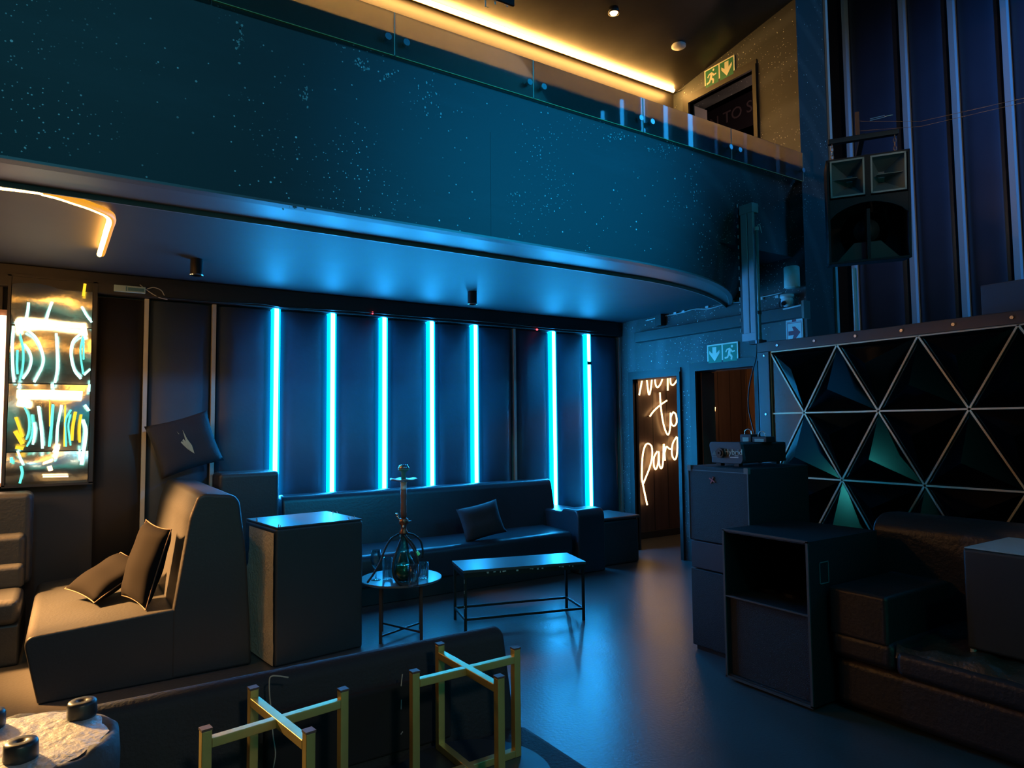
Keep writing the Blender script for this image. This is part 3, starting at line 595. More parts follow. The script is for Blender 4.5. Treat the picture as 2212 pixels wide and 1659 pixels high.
bm = B(); tube(bm, [(0, 0, .0), (0, 0, p0.z-1.15)], .022, 12); link('tube', bm, mat('peach_tube', (0, 0, 0), .5, emit=(1, .60, .34), es=9), t, smooth=True)
bx('backing_strip', (-.06, .022, .025, .035, -.03, p0.z-1.10), mat('peach_backing', (.25, .14, .09), .5), t)

# ------------------------------------------------------------------ seating
def profile_sofa(part, pts, rad, ya, yb, parent, axis='y', m=LEATHER, n=6):
    bm = B(); fn = (lambda p, q, s: (p, s, q)) if axis == 'y' else (lambda p, q, s: (s, p, q))
    prism(bm, rounded(pts, rad, n), fn, ya, yb)
    o = link(part, bm, m, parent, bevel=.022, seg=3); o.modifiers['bevel'].angle_limit = 1.0; return o
def rbox(part, d, parent, r=.03, m=LEATHER, seg=4): return bx(part, d, m, parent, r, seg)

# booth seat on the left, facing left (its end toward the camera)
a = empty('booth_seat', (.4, 4.762, 0), label='black leather booth seat with amber-lit top and high back, end facing the camera', cat='sofa')
profile_sofa('seat', [(-.52, 0.0), (-.60, .385), (.19, .43), (.19, 0.0)], [.0, .07, .02, 0], 0, 1.62, a)
profile_sofa('backrest', [(.155, .0), (.155, .40), (.245, .985), (.292, 1.115), (.33, 1.132), (.51, 1.112), (.548, 1.07), (.596, .71), (.635, 0)], [0, 0, .03, .03, .03, .03, .03, .2, 0], -.004, 1.66, a)
# its twin at the corner, back to back
c = empty('corner_seat', (1.25, 6.1, 0), label='tall dark corner seat back rising behind the upright box, under the unlit wall seams', cat='sofa')
rbox('backrest', (-.20, .30, .03, .37, 0, 1.17), c, .04); rbox('seat', (-.17, .29, -.55, .03, 0, .43), c, .04)

def cushion(name, loc, rot, size, seed, lab, m=VELVET, piping=True, motif=None, group=None):
    t = empty(name, loc, label=lab, cat='cushion', group=group); t.rotation_euler = rot
    cv = link('cover', pillow_bm(size[0], size[1], size[2], seed), m, t, smooth=True)
    if piping:
        pts = []; w_, h_ = size[0]/2, size[1]/2
        for k in range(41):
            s = k/40*4; e = int(min(s, 3.999)); f_ = 2*(s-e)-1; pn = 1-.07*(1-f_*f_)
            pts.append([(w_*pn, 0, h_*f_), (-w_*f_, 0, h_*pn), (-w_*pn, 0, -h_*f_), (w_*f_, 0, -h_*pn)][e])
        bm = B(); tube(bm, pts, .004, 6, caps=False); link('piping', bm, mat('bronze_piping', (.07, .05, .035), .6), cv, smooth=True)
    if motif:
        bm = B(); side, sx, sz = motif
        for pg in ([(-.35, .9), (-.2, .2), (-.05, -.3), (.1, -.2), (-.1, .3)], [(.05, .9), (0, .1), (.05, -.6), (.3, -.9), (.32, -.3), (.15, .2)], [(-.5, .45), (-.25, -.1), (.0, -.55), (.1, -.35), (-.2, .1)]):
            prism(bm, [(x_*sx, z_*sz) for x_, z_ in pg], lambda p, q, s: (p, s, q), side*size[2]*.46, side*size[2]*.50+side*.004)
        link('bird_emblem', bm, mat('pale_gold_thread', (.42, .40, .25), .6), cv)
    return t
cushion('cushion', (.43, 5.02, .685), (math.radians(-15), math.radians(4), math.radians(-74)), (.40, .50, .15), 1, 'upright black velvet cushion leaning on the booth backrest, nearest the camera')
cushion('cushion', (.24, 5.42, .555), (math.radians(-62), math.radians(6), math.radians(-66)), (.40, .40, .14), 2, 'black cushion slumped behind the upright one on the booth seat', motif=(1, .05, .05))
cushion('cushion', (.81, 6.30, 1.42), (math.radians(-12), math.radians(-16), math.radians(4)), (.50, .46, .12), 3, 'dark cushion with pale bird emblem propped on top of the booth backrest', m=NAVY, piping=False, motif=(-1, .11, .12))

# long sofa along the padded wall
s = empty('long_sofa', (1.6, 6.46, 0), label='long black leather sofa along the padded wall behind hookah and coffee table', cat='sofa')
profile_sofa('backrest', [(-.02, 0), (-.02, .93), (-.20, .95), (-.30, .44), (-.32, 0)], [0, .05, .08, .02, 0], 0, 2.98, s, 'x', LEATHER_L)
profile_sofa('seat', [(-.27, .16), (-.27, .455), (-.80, .44), (-.82, .30), (-.80, .16)], [0, .03, .06, .05, 0], -.02, 2.80, s, 'x', LEATHER_L)
rbox('base', (0, 2.80, -.77, -.05, 0, .17), s, .01)
profile_sofa('armrest', [(-.02, 0), (-.02, .62), (-.55, .62), (-.60, .66), (-.82, .66), (-.86, .60), (-.86, 0)], [0, .04, .02, .03, .05, .05, 0], 2.84, 3.20, s, 'x', LEATHER_L)
cushion('cushion', tuple(onz(1040, 1125, .62)*1.0), (math.radians(-20), math.radians(-10), math.radians(-6)), (.44, .34, .12), 5, 'blue-lit cushion leaning on the right half of the long sofa', m=NAVY, piping=False)
cushion('cushion', (1.98, 6.0, .53), (math.radians(-62), math.radians(4), math.radians(25)), (.46, .40, .12), 6, 'cushion lying at the left end of the long sofa behind the upright box', m=NAVY, piping=False)
# cube ottoman right of sofa
o_ = empty('cube_ottoman', (5.12, 5.72, 0), label='black cube ottoman at the right end of the long sofa beside the neon doorway', cat='ottoman')
rbox('body', (-.22, .30, .02, .54, 0, .49), o_, .03); rbox('cushion_top', (-.23, .31, .01, .55, .49, .525), o_, .015)
# ribbed bench under the mirror
bnc = empty('ribbed_bench', (-.25, 6.35, 0), label='dark upholstered bench with horizontal rolls under the mirror panel', cat='sofa')
rbox('backrest', (-2.6, .03, -.12, .10, .40, 1.09), bnc, .05)
rbox('lumbar_roll', (-2.6, .0, -.26, -.10, .42, .80), bnc, .045)
rbox('lumbar_roll', (-2.6, .0, -.34, -.24, .42, .60), bnc, .04)
rbox('seat', (-2.6, .0, -.75, -.25, .27, .44), bnc, .05); rbox('base', (-2.6, .0, -.72, .05, 0, .27), bnc, .02)

# upright module standing on end
u_ = empty('upright_box', (1.415, 4.94, 0), math.atan2(.075, .63), label='tall black leather box on end, one side bare canvas, blue-lit top', cat='ottoman')
rbox('body', (-.31, .315, -.30, .30, 0, .885), u_, .018, seg=3)
bm = B(); n = 26; rnd = random.Random(3); fr = []; bk = []
for k in range(n+1):
    z = .01+.85*k/n; y0 = -.292+.006*rnd.random(); y1 = .19+.03*rnd.random()+.04*math.sin(z*5)
    fr.append([bm.verts.new((-.3165-.006*abs(math.sin(y*23+z*3)), y, z)) for y in (y0, y0*.5+y1*.0-.06, y1*.4, y1)])
for p_, q_ in zip(fr, fr[1:]):
    for j in range(3): bm.faces.new((p_[j], p_[j+1], q_[j+1], q_[j]))
link('canvas_side', bm, HESSIAN, u_, smooth=True)
rbox('top_panel', (-.305, .31, -.295, .295, .885, .897), u_, .004, TOPGLOSS)
bm = B()
for k in range(12):
    x = rnd.uniform(-.31, -.28) if k < 6 else rnd.uniform(.22, .31); y = -.29+rnd.random()*.05 if k % 2 else .1
    tube(bm, [(x, y, .895), (x+rnd.uniform(-.01, .01), y+rnd.uniform(-.01, .01), .905+rnd.random()*.012)], .0025, 5)
link('frayed_thread', bm, WIRE, u_)

# coffee table
ct = empty('coffee_table', (2.50, 4.55, 0), math.atan2(-.269, .961), label='low rectangular black coffee table with blue-lit top in front of the long sofa', cat='table')
rbox('tabletop', (0, 1.0, 0, .40, .44, .462), ct, .003, TOPGLOSS)
bm = B(); box(bm, .008, .992, .006, .012, .405, .44); box(bm, .008, .992, .388, .394, .405, .44); box(bm, .008, .014, .01, .39, .405, .44); box(bm, .986, .992, .01, .39, .405, .44); link('apron', bm, BLACKMETAL, ct)
for x, y in ((.01, .01), (.97, .01), (.01, .37), (.97, .37)):
    rbox('leg', (x, x+.02, y, y+.02, 0, .44), ct, .002, BLACKMETAL)
for d in ((.03, .97, .011, .029, .085, .103), (.03, .97, .371, .389, .085, .103), (.011, .029, .03, .37, .085, .103), (.971, .989, .03, .37, .085, .103)):
    rbox('stretcher', d, ct, .002, BLACKMETAL)
bm = B()
for k in range(26):
    x = rnd.random(); q = rnd.random()
    if q < .5: box(bm, x, x+.004+.014*rnd.random(), .0045, .006, .425+rnd.random()*.012, .439)
    else:
        z = rnd.random()*.3+.1; box(bm, .0085, .0115, .0085, .0098, z, z+.004+rnd.random()*.012)
link('paint_chip', bm, mat('chipped_paint', (.6, .65, .65), .5), ct); bpy.data.objects[-1] if False else None

# round side table with hookah and glasses
TX, TY, TZ = 2.09, 4.76, .43
rt_ = empty('round_table', (TX, TY, 0), -.42, label='low round side table with crossed legs holding the hookah', cat='table')
bm = B(); lathe(bm, [(0, TZ-.016), (.295, TZ-.016), (.30, TZ-.012), (.30, TZ-.003), (.297, TZ), (0, TZ)], n=48); link('tabletop', bm, mat('grey_table_top', (.10, .11, .12), .28, var=.1), rt_)
CB = mat('copper_brown', (.07, .045, .04), .45, metal=.5)
for x, y in ((.145, .145), (-.145, .145), (.145, -.145), (-.145, -.145)): rbox('leg', (x-.011, x+.011, y-.011, y+.011, 0, TZ-.016), rt_, .002, CB)
for sgn in (1, -1):
    bm = B(); tube(bm, [(-.145, -.145*sgn, .05 if sgn > 0 else .062), (.145, .145*sgn, .05 if sgn > 0 else .062)], .009, 4); link('crossbar', bm, CB, rt_)
hk = onz(872, 1256, TZ); HX, HY = hk.x, hk.y
h = empty('hookah', (HX, HY, TZ), label='tall hookah with green glass vase and coiled black hoses on the round table', cat='hookah')
PX = 5.03/1468
bm = B(); lathe(bm, [(0, .002), (.055, .0), (.078, .03), (.088, .075), (.078, .13), (.05, .19), (.034, .25), (.027, .30), (.030, .345), (.024, .345), (.021, .30), (.028, .25), (.044, .19), (.072, .13), (.082, .075), (.072, .034), (.05, .008), (0, .008)]); link('vase', bm, GREENGLASS, h, smooth=True)
bm = B(); lathe(bm, [(0, .009), (.05, .010), (.071, .035), (.081, .075), (.073, .12), (0, .12)]); link('water', bm, mat('green_water', (.03, .16, .13), .15), h, smooth=True)
bm = B(); lathe(bm, [(0, .34), (.030, .34), (.033, .35), (.022, .37), (.020, .40), (.033, .415), (.033, .445), (.022, .455), (0, .455)]); link('hub', bm, mat('copper', (.25, .12, .08), .35, metal=.8), h, smooth=True)
bm = B(); lathe(bm, [(0, .455), (.021, .455), (.023, .50), (.021, .56), (.023, .62), (.021, .66), (0, .66)]); link('stem', bm, mat('stem_pattern', (.16, .08, .07), .5, var=.8), h, smooth=True)
bm = B(); lathe(bm, [(0, .66), (.023, .66), (.024, .668), (.022, .673), (.022, .705), (.025, .71), (.023, .716), (0, .716)]); link('collar', bm, mat('pale_collar', (.65, .72, .72), .4), h, smooth=True)
bm = B(); lathe(bm, [(.0, .722), (.06, .722), (.092, .731), (.100, .738), (.092, .735), (.06, .727), (0, .727)], n=36)
for v in bm.verts:
    an = math.atan2(v.co.y, v.co.x); v.co.z += .004*math.sin(an*6)*(v.co.xy.length/.1)
link('tray', bm, mat('tray_steel', (.55, .62, .64), .3, metal=.6), h, smooth=True)
bm = B(); lathe(bm, [(0, .727), (.017, .727), (.017, .775), (.024, .79), (.040, .80), (.040, .812), (0, .812)]); link('bowl', bm, mat('green_clay', (.05, .22, .17), .4), h, smooth=True)
bm = B(); lathe(bm, [(0, .812), (.041, .812), (.038, .822), (.030, .835), (.026, .838), (.0, .838)]); link('wind_cover', bm, CHROME, h, smooth=True)
bm = B(); tube(bm, [(0, 0, .43), (-.035, .01, .45), (-.045, .012, .475)], .007, 8); tube(bm, [(-.045, .012, .474), (-.047, .013, .49)], .011, 8)
tube(bm, [(0, 0, .43), (.05, -.02, .425)], .008, 8); tube(bm, [(0, 0, .42), (-.02, -.04, .39)], .007, 8); link('hose_port', bm, CHROME, h, smooth=True)
def hp(u, v, dy=0.): return ony(u, v, HY+dy)-Vector((HX, HY, TZ))
for pts in ([(862, 1153, -.02), (845, 1164, -.05), (832, 1185, -.08), (822, 1212, -.10), (808, 1238, -.14), (794, 1258, -.19)],
            [(872, 1156, -.02), (886, 1175, -.05), (898, 1196, -.09), (905, 1222, -.11), (902, 1250, -.11), (888, 1264, -.11), (868, 1266, -.11), (852, 1248, -.11), (849, 1220, -.10), (857, 1190, -.08), (866, 1165, -.04)],
            [(876, 1152, -.01), (893, 1155, .0), (908, 1168, .0), (913, 1188, .0), (912, 1205, 0)], [(876, 1158, -.01), (890, 1172, -.02), (898, 1188, -.03), (896, 1198, -.03)]):
    bm = B(); tube(bm, smoothpts([hp(*q) for q in pts], 5), .0075, 8); hose_ = link('hose', bm, CABLE, h, smooth=True)
bm = B(); a, b = hp(900, 1192, -.04), hp(905, 1198, -.04); tube(bm, [a, b], .012, 8); link('mouthpiece_tip', bm, mat('green_tip', (.1, .7, .3), .4, emit=(.05, .6, .25), es=.25), hose_, smooth=True)
for i, (u, v, kind) in enumerate(((812, 1253, 'w'), (837, 1252, 't'), (893, 1267, 't'), (915, 1250, 't'))):
    p = onz(u, v, TZ)
    lab = ['stemmed wine glass at the left of the round table', 'straight tumbler between the wine glass and the hookah', 'straight tumbler in front of the hookah vase', 'short tumbler at the right edge of the round table'][i]
    if kind == 'w':
        t = empty('wine_glass', (p.x, p.y, TZ), label=lab, cat='glass')
        bm = B(); lathe(bm, [(0, .085), (.014, .088), (.034, .12), (.040, .155), (.034, .215), (.0325, .215), (.038, .155), (.032, .122), (.012, .092), (0, .090)]); link('bowl', bm, GLASS, t, smooth=True)
        bm = B(); lathe(bm, [(0, .002), (.036, .001), (.034, .004), (.006, .009), (.004, .05), (.006, .082), (.012, .088), (0, .088)]); link('stem', bm, GLASS, t, smooth=True)
    else:
        t = empty('tumbler', (p.x, p.y, TZ), label=lab, cat='glass', group='tumblers on the round table'); hh = (.155, .155, .15, .115)[i]
        bm = B(); lathe(bm, [(0, .001), (.034, .001), (.036, .01), (.038, hh), (.0355, hh), (.0335, .02), (0, .018)]); link('body', bm, GLASS, t, smooth=True)
        bm = B(); lathe(bm, [(.0355, hh), (.037, hh+.002), (.038, hh)]); link('rim', bm, GLASS, t, smooth=True)

# foreground sofa seen from the front, low black seat
f = empty('front_sofa', (.2, 2.3, 0), label='low black fabric sofa in the foreground carrying brass table frames and upturned pouf', cat='sofa')
FABR = mat('black_fabric', (.013, .016, .021), .75, bump=.3, bscale=90, var=.2)
profile_sofa('backrest', [(.13, 0), (.125, .62), (.085, .755), (.02, .74), (-.055, .41), (-.06, 0)], [0, .12, .06, .06, 0, 0], -2.2, 1.26, f, 'x', FABR)
rbox('seat', (-2.2, 1.30, -1.0, -.05, .12, .405), f, .04, FABR); rbox('base', (-2.18, 1.27, -.98, .10, 0, .13), f, .01, FABR)
rbox('torn_lining', (.33, .98, -.066, -.04, .43, .66), f, .012, mat('lining_black', (.008, .008, .010), .9))
fo = Vector((.2, 2.3, 0))
def fp(zx, zy, y=2.225): return ony(380+zx/2.6976, 1330+zy/2.6976, y)-fo
bm = B(); tube(bm, smoothpts([fp(655, 360), (fp(600, 352)), fp(560, 352), fp(545, 375), fp(546, 460), fp(556, 560), fp(566, 700), fp(580, 800), fp(568, 885)], 5), .0022, 5); link('loose_thread', bm, mat('thread', (.45, .42, .36), .8), f)
bm = B()
for q0, q1 in (((1320, 340), (1312, 410)), ((1314, 490), (1312, 545)), ((1322, 675), (1310, 692))): tube(bm, [fp(*q0), fp(*q1)], .002, 5)
link('seam_thread', bm, WIRE, f)
for i, (cx, cy, rz_) in enumerate(((1.107, 1.99, .02), (.495, 1.945, .14))):
    nm = ['right, nearest the blue floor', 'left, in the middle of the foreground'][i]
    d = bm = B(); lathe(bm, [(0, 0), (.255, 0), (.262, .006), (.262, .018), (.256, .024), (0, .024)], n=56)
    o = link('round_tabletop', bm, mat('dark_top', (.03, .034, .04), .4)); o.location = (cx, cy-.03, .406)
    tag(o, 'dark round tabletop on the front sofa under the brass frame, '+nm.split(',')[0]+' one', 'tabletop', 'loose tabletops under the brass frames')
    t = empty('brass_table_frame', (cx, cy, .430), rz_, label='square brass table base with crossed top bars, '+nm, cat='table frame', group='brass table bases on the front sofa')
    R_, HH, q = .190, .355, .0125
    for k, (dx, dy) in enumerate(((1, 0), (-1, 0), (0, 1), (0, -1))):
        o = bx('post', (dx*R_-q, dx*R_+q, dy*R_-q, dy*R_+q, 0, HH), GOLD, t, .002)
        bx('foot_pad', (-q-.001+dx*R_, q+.001+dx*R_, -q-.001+dy*R_, q+.001+dy*R_, HH, HH+.006), mat('pad_brown', (.09, .06, .05), .6), t)
    for z in (HH-.045, .0):
        bx('crossbar', (-R_+q, R_-q, -q, q, z, z+.024), GOLD, t, .002); bx('crossbar', (-q-.0005, q+.0005, -R_+q, R_-q, z+.0004, z+.0246), GOLD, t, .002)
t = empty('upturned_pouf', (-.10, 2.135-.0, .406), label='upturned round pouf with silvery lining and black feet at bottom left corner', cat='ottoman')
bm = B(); lathe(bm, [(0, 0), (.21, 0), (.228, .02), (.232, .30), (.228, .35), (.214, .362), (.206, .360), (0, .356)], n=64)
for v in bm.verts:
    an = math.atan2(v.co.y, v.co.x); v.co.z += (.003*math.sin(an*9)+.002*math.sin(an*17)) if v.co.z > .34 and v.co.xy.length > .1 else 0
link('body', bm, mat('pouf_velour', (.05, .052, .055), .7, bump=.3, bscale=40, var=.4), t, smooth=True)
bm = B(); rings = []; rnd = random.Random(5); ns = 72
for rr, zz in ((0, .366), (.07, .366), (.13, .367), (.18, .366), (.203, .361)):
    rings.append([bm.verts.new(((rr+(rnd.uniform(-.006, .006) if rr > .19 else 0))*math.cos(2*math.pi*k/ns), (rr+(rnd.uniform(-.006, .006) if rr > .19 else 0))*math.sin(2*math.pi*k/ns), zz+(rnd.uniform(-.0012, .0012)))) for k in range(ns)] if rr else [bm.verts.new((0, 0, zz))])
for k in range(ns): bm.faces.new((rings[0][0], rings[1][k], rings[1][(k+1) % ns]))
for a, b in zip(rings[1:], rings[2:]):
    for k in range(ns): bm.faces.new((a[k], b[k], b[(k+1) % ns], a[(k+1) % ns]))
link('lining', bm, FAB, t, smooth=True)
for (fx, fy) in ((.145, .095), (.02, -.105), (-.145, -.02), (-.06, .15)):
    bm = B(); lathe(bm, [(0, .366), (.034, .366), (.036, .372), (.035, .402), (.032, .4085), (.012, .409), (.009, .405), (0, .405)], (fx, fy, 0)); link('foot', bm, mat('foot_rubber', (.025, .026, .028), .38), t, smooth=True)

# ------------------------------------------------------------------ DJ booth with faceted front
bo = empty('dj_booth', (5.0, 3.75, 0), label='black DJ booth with faceted triangular front and gold lines at the right', cat='dj booth')
S_, RH = .604, .5235
def bp(y, z, x=0): return (x, y-3.75, z)
bx('carcass', (.02, .62, -3.6, 0, 0, 2.14), BLACKPAINT, bo)
bx('top_rail', (-.035, .62, -3.6, 0, 2.152, 2.235), mat('brown_gloss_rail', (.055, .035, .035), .3), bo, .004)
bx('end_post', (-.03, .03, -.11, 0, 0, 2.152), mat('navy_gloss_post', (.06, .06, .07), .35), bo, .004)
zr = [2.148-RH*k for k in range(5)]
def node(row, k): return (3.64-S_*k-(S_/2 if row % 2 else 0), zr[row])
bm = B(); box(bm, -.001, .018, -3.6, -.11, .02, 2.15); link('front_panel', bm, PLATE, bo)
for row in range(4):
    for k in range(-1, 6):
        for tri in ((node(row, k), node(row, k+1), (3.64-S_*k-S_/2 - (S_/2 if row % 2 else 0), zr[row+1])), ((3.64-S_*k-S_/2 - (S_/2 if row % 2 else 0), zr[row+1]), (3.64-S_*(k-1)-S_/2 - (S_/2 if row % 2 else 0), zr[row+1]), node(row, k))):
            if max(p[0] for p in tri) > 3.66: continue
            if row == 3 and False: continue
            c_ = [sum(p[i] for p in tri)/3 for i in (0, 1)]
            sh = [(c_[0]+(p[0]-c_[0])*.985, c_[1]+(p[1]-c_[1])*.985) for p in tri]
            bm = B(); vs = [bm.verts.new(bp(p[0], p[1], -.0012)) for p in sh]; ap = bm.verts.new(bp(c_[0], c_[1], -.165)); b3 = [bm.verts.new(bp(p[0], p[1], -.001)) for p in sh]
            for i in range(3): bm.faces.new((vs[i], vs[(i+1) % 3], ap))
            link('facet_pyramid', bm, MIRRORB, bo)
bm = B(); g_ = .0062
def inlay(p0, p1):
    a = Vector((p0[0], p0[1])); b = Vector((p1[0], p1[1])); d = (b-a).normalized(); n_ = Vector((-d.y, d.x))*g_
    prism(bm, [tuple(a+n_), tuple(b+n_), tuple(b-n_), tuple(a-n_)], lambda p, q, s: bp(p, q, s), -.002, -.014)
for row in range(5):
    inlay((3.64, zr[row]), (.2, zr[row]))
for row in range(4):
    for k in range(0, 6):
        if row % 2 == 0:
            inlay(node(row, k), node(row+1, k)); inlay(node(row+1, k), node(row, k+1))
        else:
            inlay(node(row, k), node(row+1, k)); inlay(node(row, k), node(row+1, k+1))
inlay((3.64, 2.15), (3.64, .02))
link('gold_inlay', bm, GOLDLINE, bo)
for k in range(9):
    y = 3.55-.34*k
    bm = B(); tube(bm, [bp(y, 2.195, -.035), bp(y, 2.195, -.042)], .011, 12); link('bolt', bm, CHROME, bo)
for z in (2.12, 1.62, 1.1):
    bm = B(); tube(bm, [bp(3.685, z, -.03), bp(3.685, z, -.037)], .009, 12); link('bolt', bm, CHROME, bo)
bm = B(); a = onx(2117, 617, 5.25); box(bm, 5.25, 5.60, a.y-.62, a.y, 2.236, 2.236+(a.z-2.236)); tag(link('monitor_cabinet', bm, mat('violet_grey_cab', (.06, .055, .085), .6), bevel=.006), 'plain dark monitor cabinet on top of the DJ booth at right edge', 'speaker')

# LED batten tower and thin tube standing on the booth end
t = empty('batten_light', (5.02, 3.86, 2.236), label='tall upright metal batten light at the left end of the DJ booth', cat='stage light')
BL_ = mat('batten_aluminium', (.34, .42, .48), .4)
H1 = onx(1610, 445, 5.0).z-2.236
bh_ = bx('back_housing', (.0, .08, -.02, .09, .06, H1), mat('batten_dark', (.05, .045, .045), .5), t, .004)
bx('front_rail', (-.03, .0, -.02, .045, .07, H1-.01), BL_, t, .004); bx('front_rail', (-.03, .0, -.085, -.03, .03, H1-.01), BL_, t, .004); bx('center_groove', (-.01, .04, -.03, -.02, .07, H1-.02), CABLE, t)
bx('end_cap', (-.036, .05, -.09, .05, H1-.075, H1+.01), BL_, t, .004); bx('foot_bracket', (-.036, .05, -.09, .06, .03, .10), BL_, t, .004); bx('foot_bracket', (-.03, -.02, -.09, -.075, .0, .03), BL_, t)
bx('mount_arm', (-.02, .05, -.13, .0, .0, .03), BLACKMETAL, t)
bm = B()
for k in range(13):
    z = .12+k*.095; box(bm, -.006, .006, .092, .097, z, z+.03)
link('edge_marker', bm, WHITEP, bh_)
zt2 = onx(1632, 492, 5.0).z
t = empty('slim_tube', (4.99, 3.735, 2.236), label='thin greenish tube light standing right of the batten light', cat='light tube')
bm = B(); tube(bm, [(0, 0, 0), (0, 0, zt2-2.236)], .014, 10); link('tube', bm, mat('dull_tube', (.10, .22, .22), .3), t, smooth=True)
for z in (0, .25, zt2-2.236-.03):
    bm = B(); tube(bm, [(0, 0, z), (0, 0, z+.03)], .02, 10); link('tube_clip', bm, CABLE if z < .3 else WHITEP, t)
bm = B(); tube(bm, smoothpts([(0, 0, zt2-2.24), (0, -.03, zt2-2.22), (0, -.05, zt2-2.30)], 4), .004, 6); link('lead', bm, WIRE, t)
tag(cable('hanging_cable', [onx(u, v, 5.80) for u, v in ((1636, 690), (1634, 765), (1626, 800), (1618, 840), (1617, 880), (1624, 915), (1632, 945))], .007, CABLE), 'black cable hanging in front of the second doorway', 'cable')

# ------------------------------------------------------------------ hung speaker
ctr = EYE+ray(1870, 458)*5.8
sp = empty('hung_speaker', ctr, label='black loudspeaker with twin wide horns hanging on chains at upper right', cat='speaker')
sp.rotation_euler = (math.radians(9), 0, math.radians(-56))
Wd, Hh, Dp = .305, .43, .25
# local: x right, -y toward the room, z up
bx('cabinet_side', (-Wd, -Wd+.02, -Dp, Dp, -Hh, Hh), CABPAINT, sp, .004); bx('cabinet_side', (Wd-.02, Wd, -Dp, Dp, -Hh, Hh), CABPAINT, sp, .004)
bx('cabinet_top', (-Wd, Wd, -Dp, Dp, Hh-.025, Hh), CABPAINT, sp, .004); bx('cabinet_bottom', (-Wd, Wd, -Dp, Dp, -Hh, -Hh+.02), CABPAINT, sp, .004); bx('cabinet_back', (-Wd+.02, Wd-.02, Dp-.02, Dp, -Hh+.02, Hh-.025), CABPAINT, sp)
HORN = mat('grey_horn', (.16, .22, .24), .45)
for sx in (-1, 1):
    bm = B(); x0, x1 = (.022, Wd-.028)
    a_ = [(sx*x0, -Dp, .115), (sx*x1, -Dp, .115), (sx*x1, -Dp, .415), (sx*x0, -Dp, .415)]; i_ = [(sx*(x0+.075), -Dp+.20, .22), (sx*(x0+.12), -Dp+.20, .22), (sx*(x0+.12), -Dp+.20, .31), (sx*(x0+.075), -Dp+.20, .31)]
    A = [bm.verts.new(p) for p in a_]; I = [bm.verts.new(p) for p in i_]
    for k in range(4): bm.faces.new((A[k], A[(k+1) % 4], I[(k+1) % 4], I[k]))
    bm.faces.new(I); link('horn', bm, HORN, sp)
    bm = B(); t_ = .013
    for d in ((x0, x1, .115, .115+t_), (x0, x1, .415-t_, .415), (x0, x0+t_, .115, .415), (x1-t_, x1, .115, .415)):
        xa, xb = sorted((sx*d[0], sx*d[1])); box(bm, xa, xb, -Dp-.006, -Dp+.006, d[2], d[3])
    link('horn_rim', bm, mat('pale_rim', (.34, .44, .46), .4), sp)
    bm = B(); xa, xb = sorted((sx*(x0+.05), sx*(x1-.02))); box(bm, xa, xb, -Dp+.03, -Dp+.18, .262, .267); link('horn_vane', bm, HORN, sp)
bx('divider', (-.02, .02, -Dp-.004, -Dp+.2, .10, .43), CABPAINT, sp)
bm = B(); pts = [(-Wd+.02, .10), (-Wd+.02, -.06)]+[(-Wd+.02+(2*Wd-.04)*k/12, -.06+.115*math.sin(math.pi*k/12)**.7) for k in range(1, 12)]+[(Wd-.02, -.06), (Wd-.02, .10)]
prism(bm, pts[::-1], lambda p, q, s: (p, s, q), -Dp, -Dp+.03); link('arched_baffle', bm, CABPAINT, sp)
bm = B(); tube(bm, [(0, .0, -.16), (0, Dp-.03, -.16)], [.02, .19], 24); tube(bm, [(0, -.02, -.16), (0, .02, -.16)], .10, 24); link('woofer', bm, mat('woofer', (.03, .032, .034), .5), sp, smooth=True)
bx('center_brace', (-.012, .012, -Dp+.02, Dp-.02, -Hh+.02, .0), CABPAINT, sp)
bm = B(); prism(bm, [(-.24, -Hh+.02), (.24, -Hh+.02), (.10, -.26), (-.10, -.26)], lambda p, q, s: (p, s, q), -.1, .12); link('phase_wedge', bm, mat('wedge_grey', (.07, .075, .085), .5), sp)
brk = empty('speaker_bracket', (ctr.x, ctr.y, ctr.z+.46), label='black steel hanging bracket with chains above the loudspeaker', cat='bracket'); brk.rotation_euler = (0, 0, math.radians(-56))
bx('crossbeam', (-.27, .27, -.02, .03, .17, .215), BLACKMETAL, brk, .004)
bx('hook_post', (-.05, -.02, -.01, .02, .18, .42), mat('rusty_brown', (.10, .06, .04), .6), brk); bx('diagonal_arm', (-.02, .02, .0, 2.9, .19, .225), BLACKMETAL, brk)
for sx in (-.24, .24):
    bm = B()
    for k in range(5):
        z = .02+k*.035; n = 14; pts = [(sx+(.010*math.cos(2*math.pi*j/n) if k % 2 else 0), (0 if k % 2 else .010*math.cos(2*math.pi*j/n)), z+.020*math.sin(2*math.pi*j/n)) for j in range(n+1)]; tube(bm, pts, .0035, 6, caps=False)
    link('chain', bm, mat('rust_steel', (.30, .20, .15), .45, metal=.6), brk, smooth=True)
bm = B(); tube(bm, [(.06, -.02, .32), (.17, -.03, .325)], .006, 6); tube(bm, [(.06, -.02, .335), (.17, -.03, .34)], .006, 6); tube(bm, [(.17, -.03, .33), (.23, -.03, .335)], .004, 6); link('turnbuckle', bm, CHROME, brk)
bm = B(); a = ctr+Vector((.1, 0, .80)); 
tube(bm, [(ctr.x-.02, ctr.y, ctr.z+.79), onx(1990, 262, 5.6), onx(2230, 208, 5.0)], .0016, 5); tag(link('support_cable', bm, mat('dull_steel', (.12, .12, .13), .5, metal=.3)), 'upper of the two thin steel cables running right from the speaker bracket', 'cable')
bm = B(); tube(bm, [(ctr.x-.04, ctr.y, ctr.z+.70), onx(1990, 273, 5.6), onx(2230, 217, 5.0)], .0016, 5); tag(link('support_cable', bm, mat('dull_steel', (.12, .12, .13), .5, metal=.3)), 'lower of the two thin steel cables running right from the speaker bracket', 'cable')
a = onx(1845, 580, 5.45)
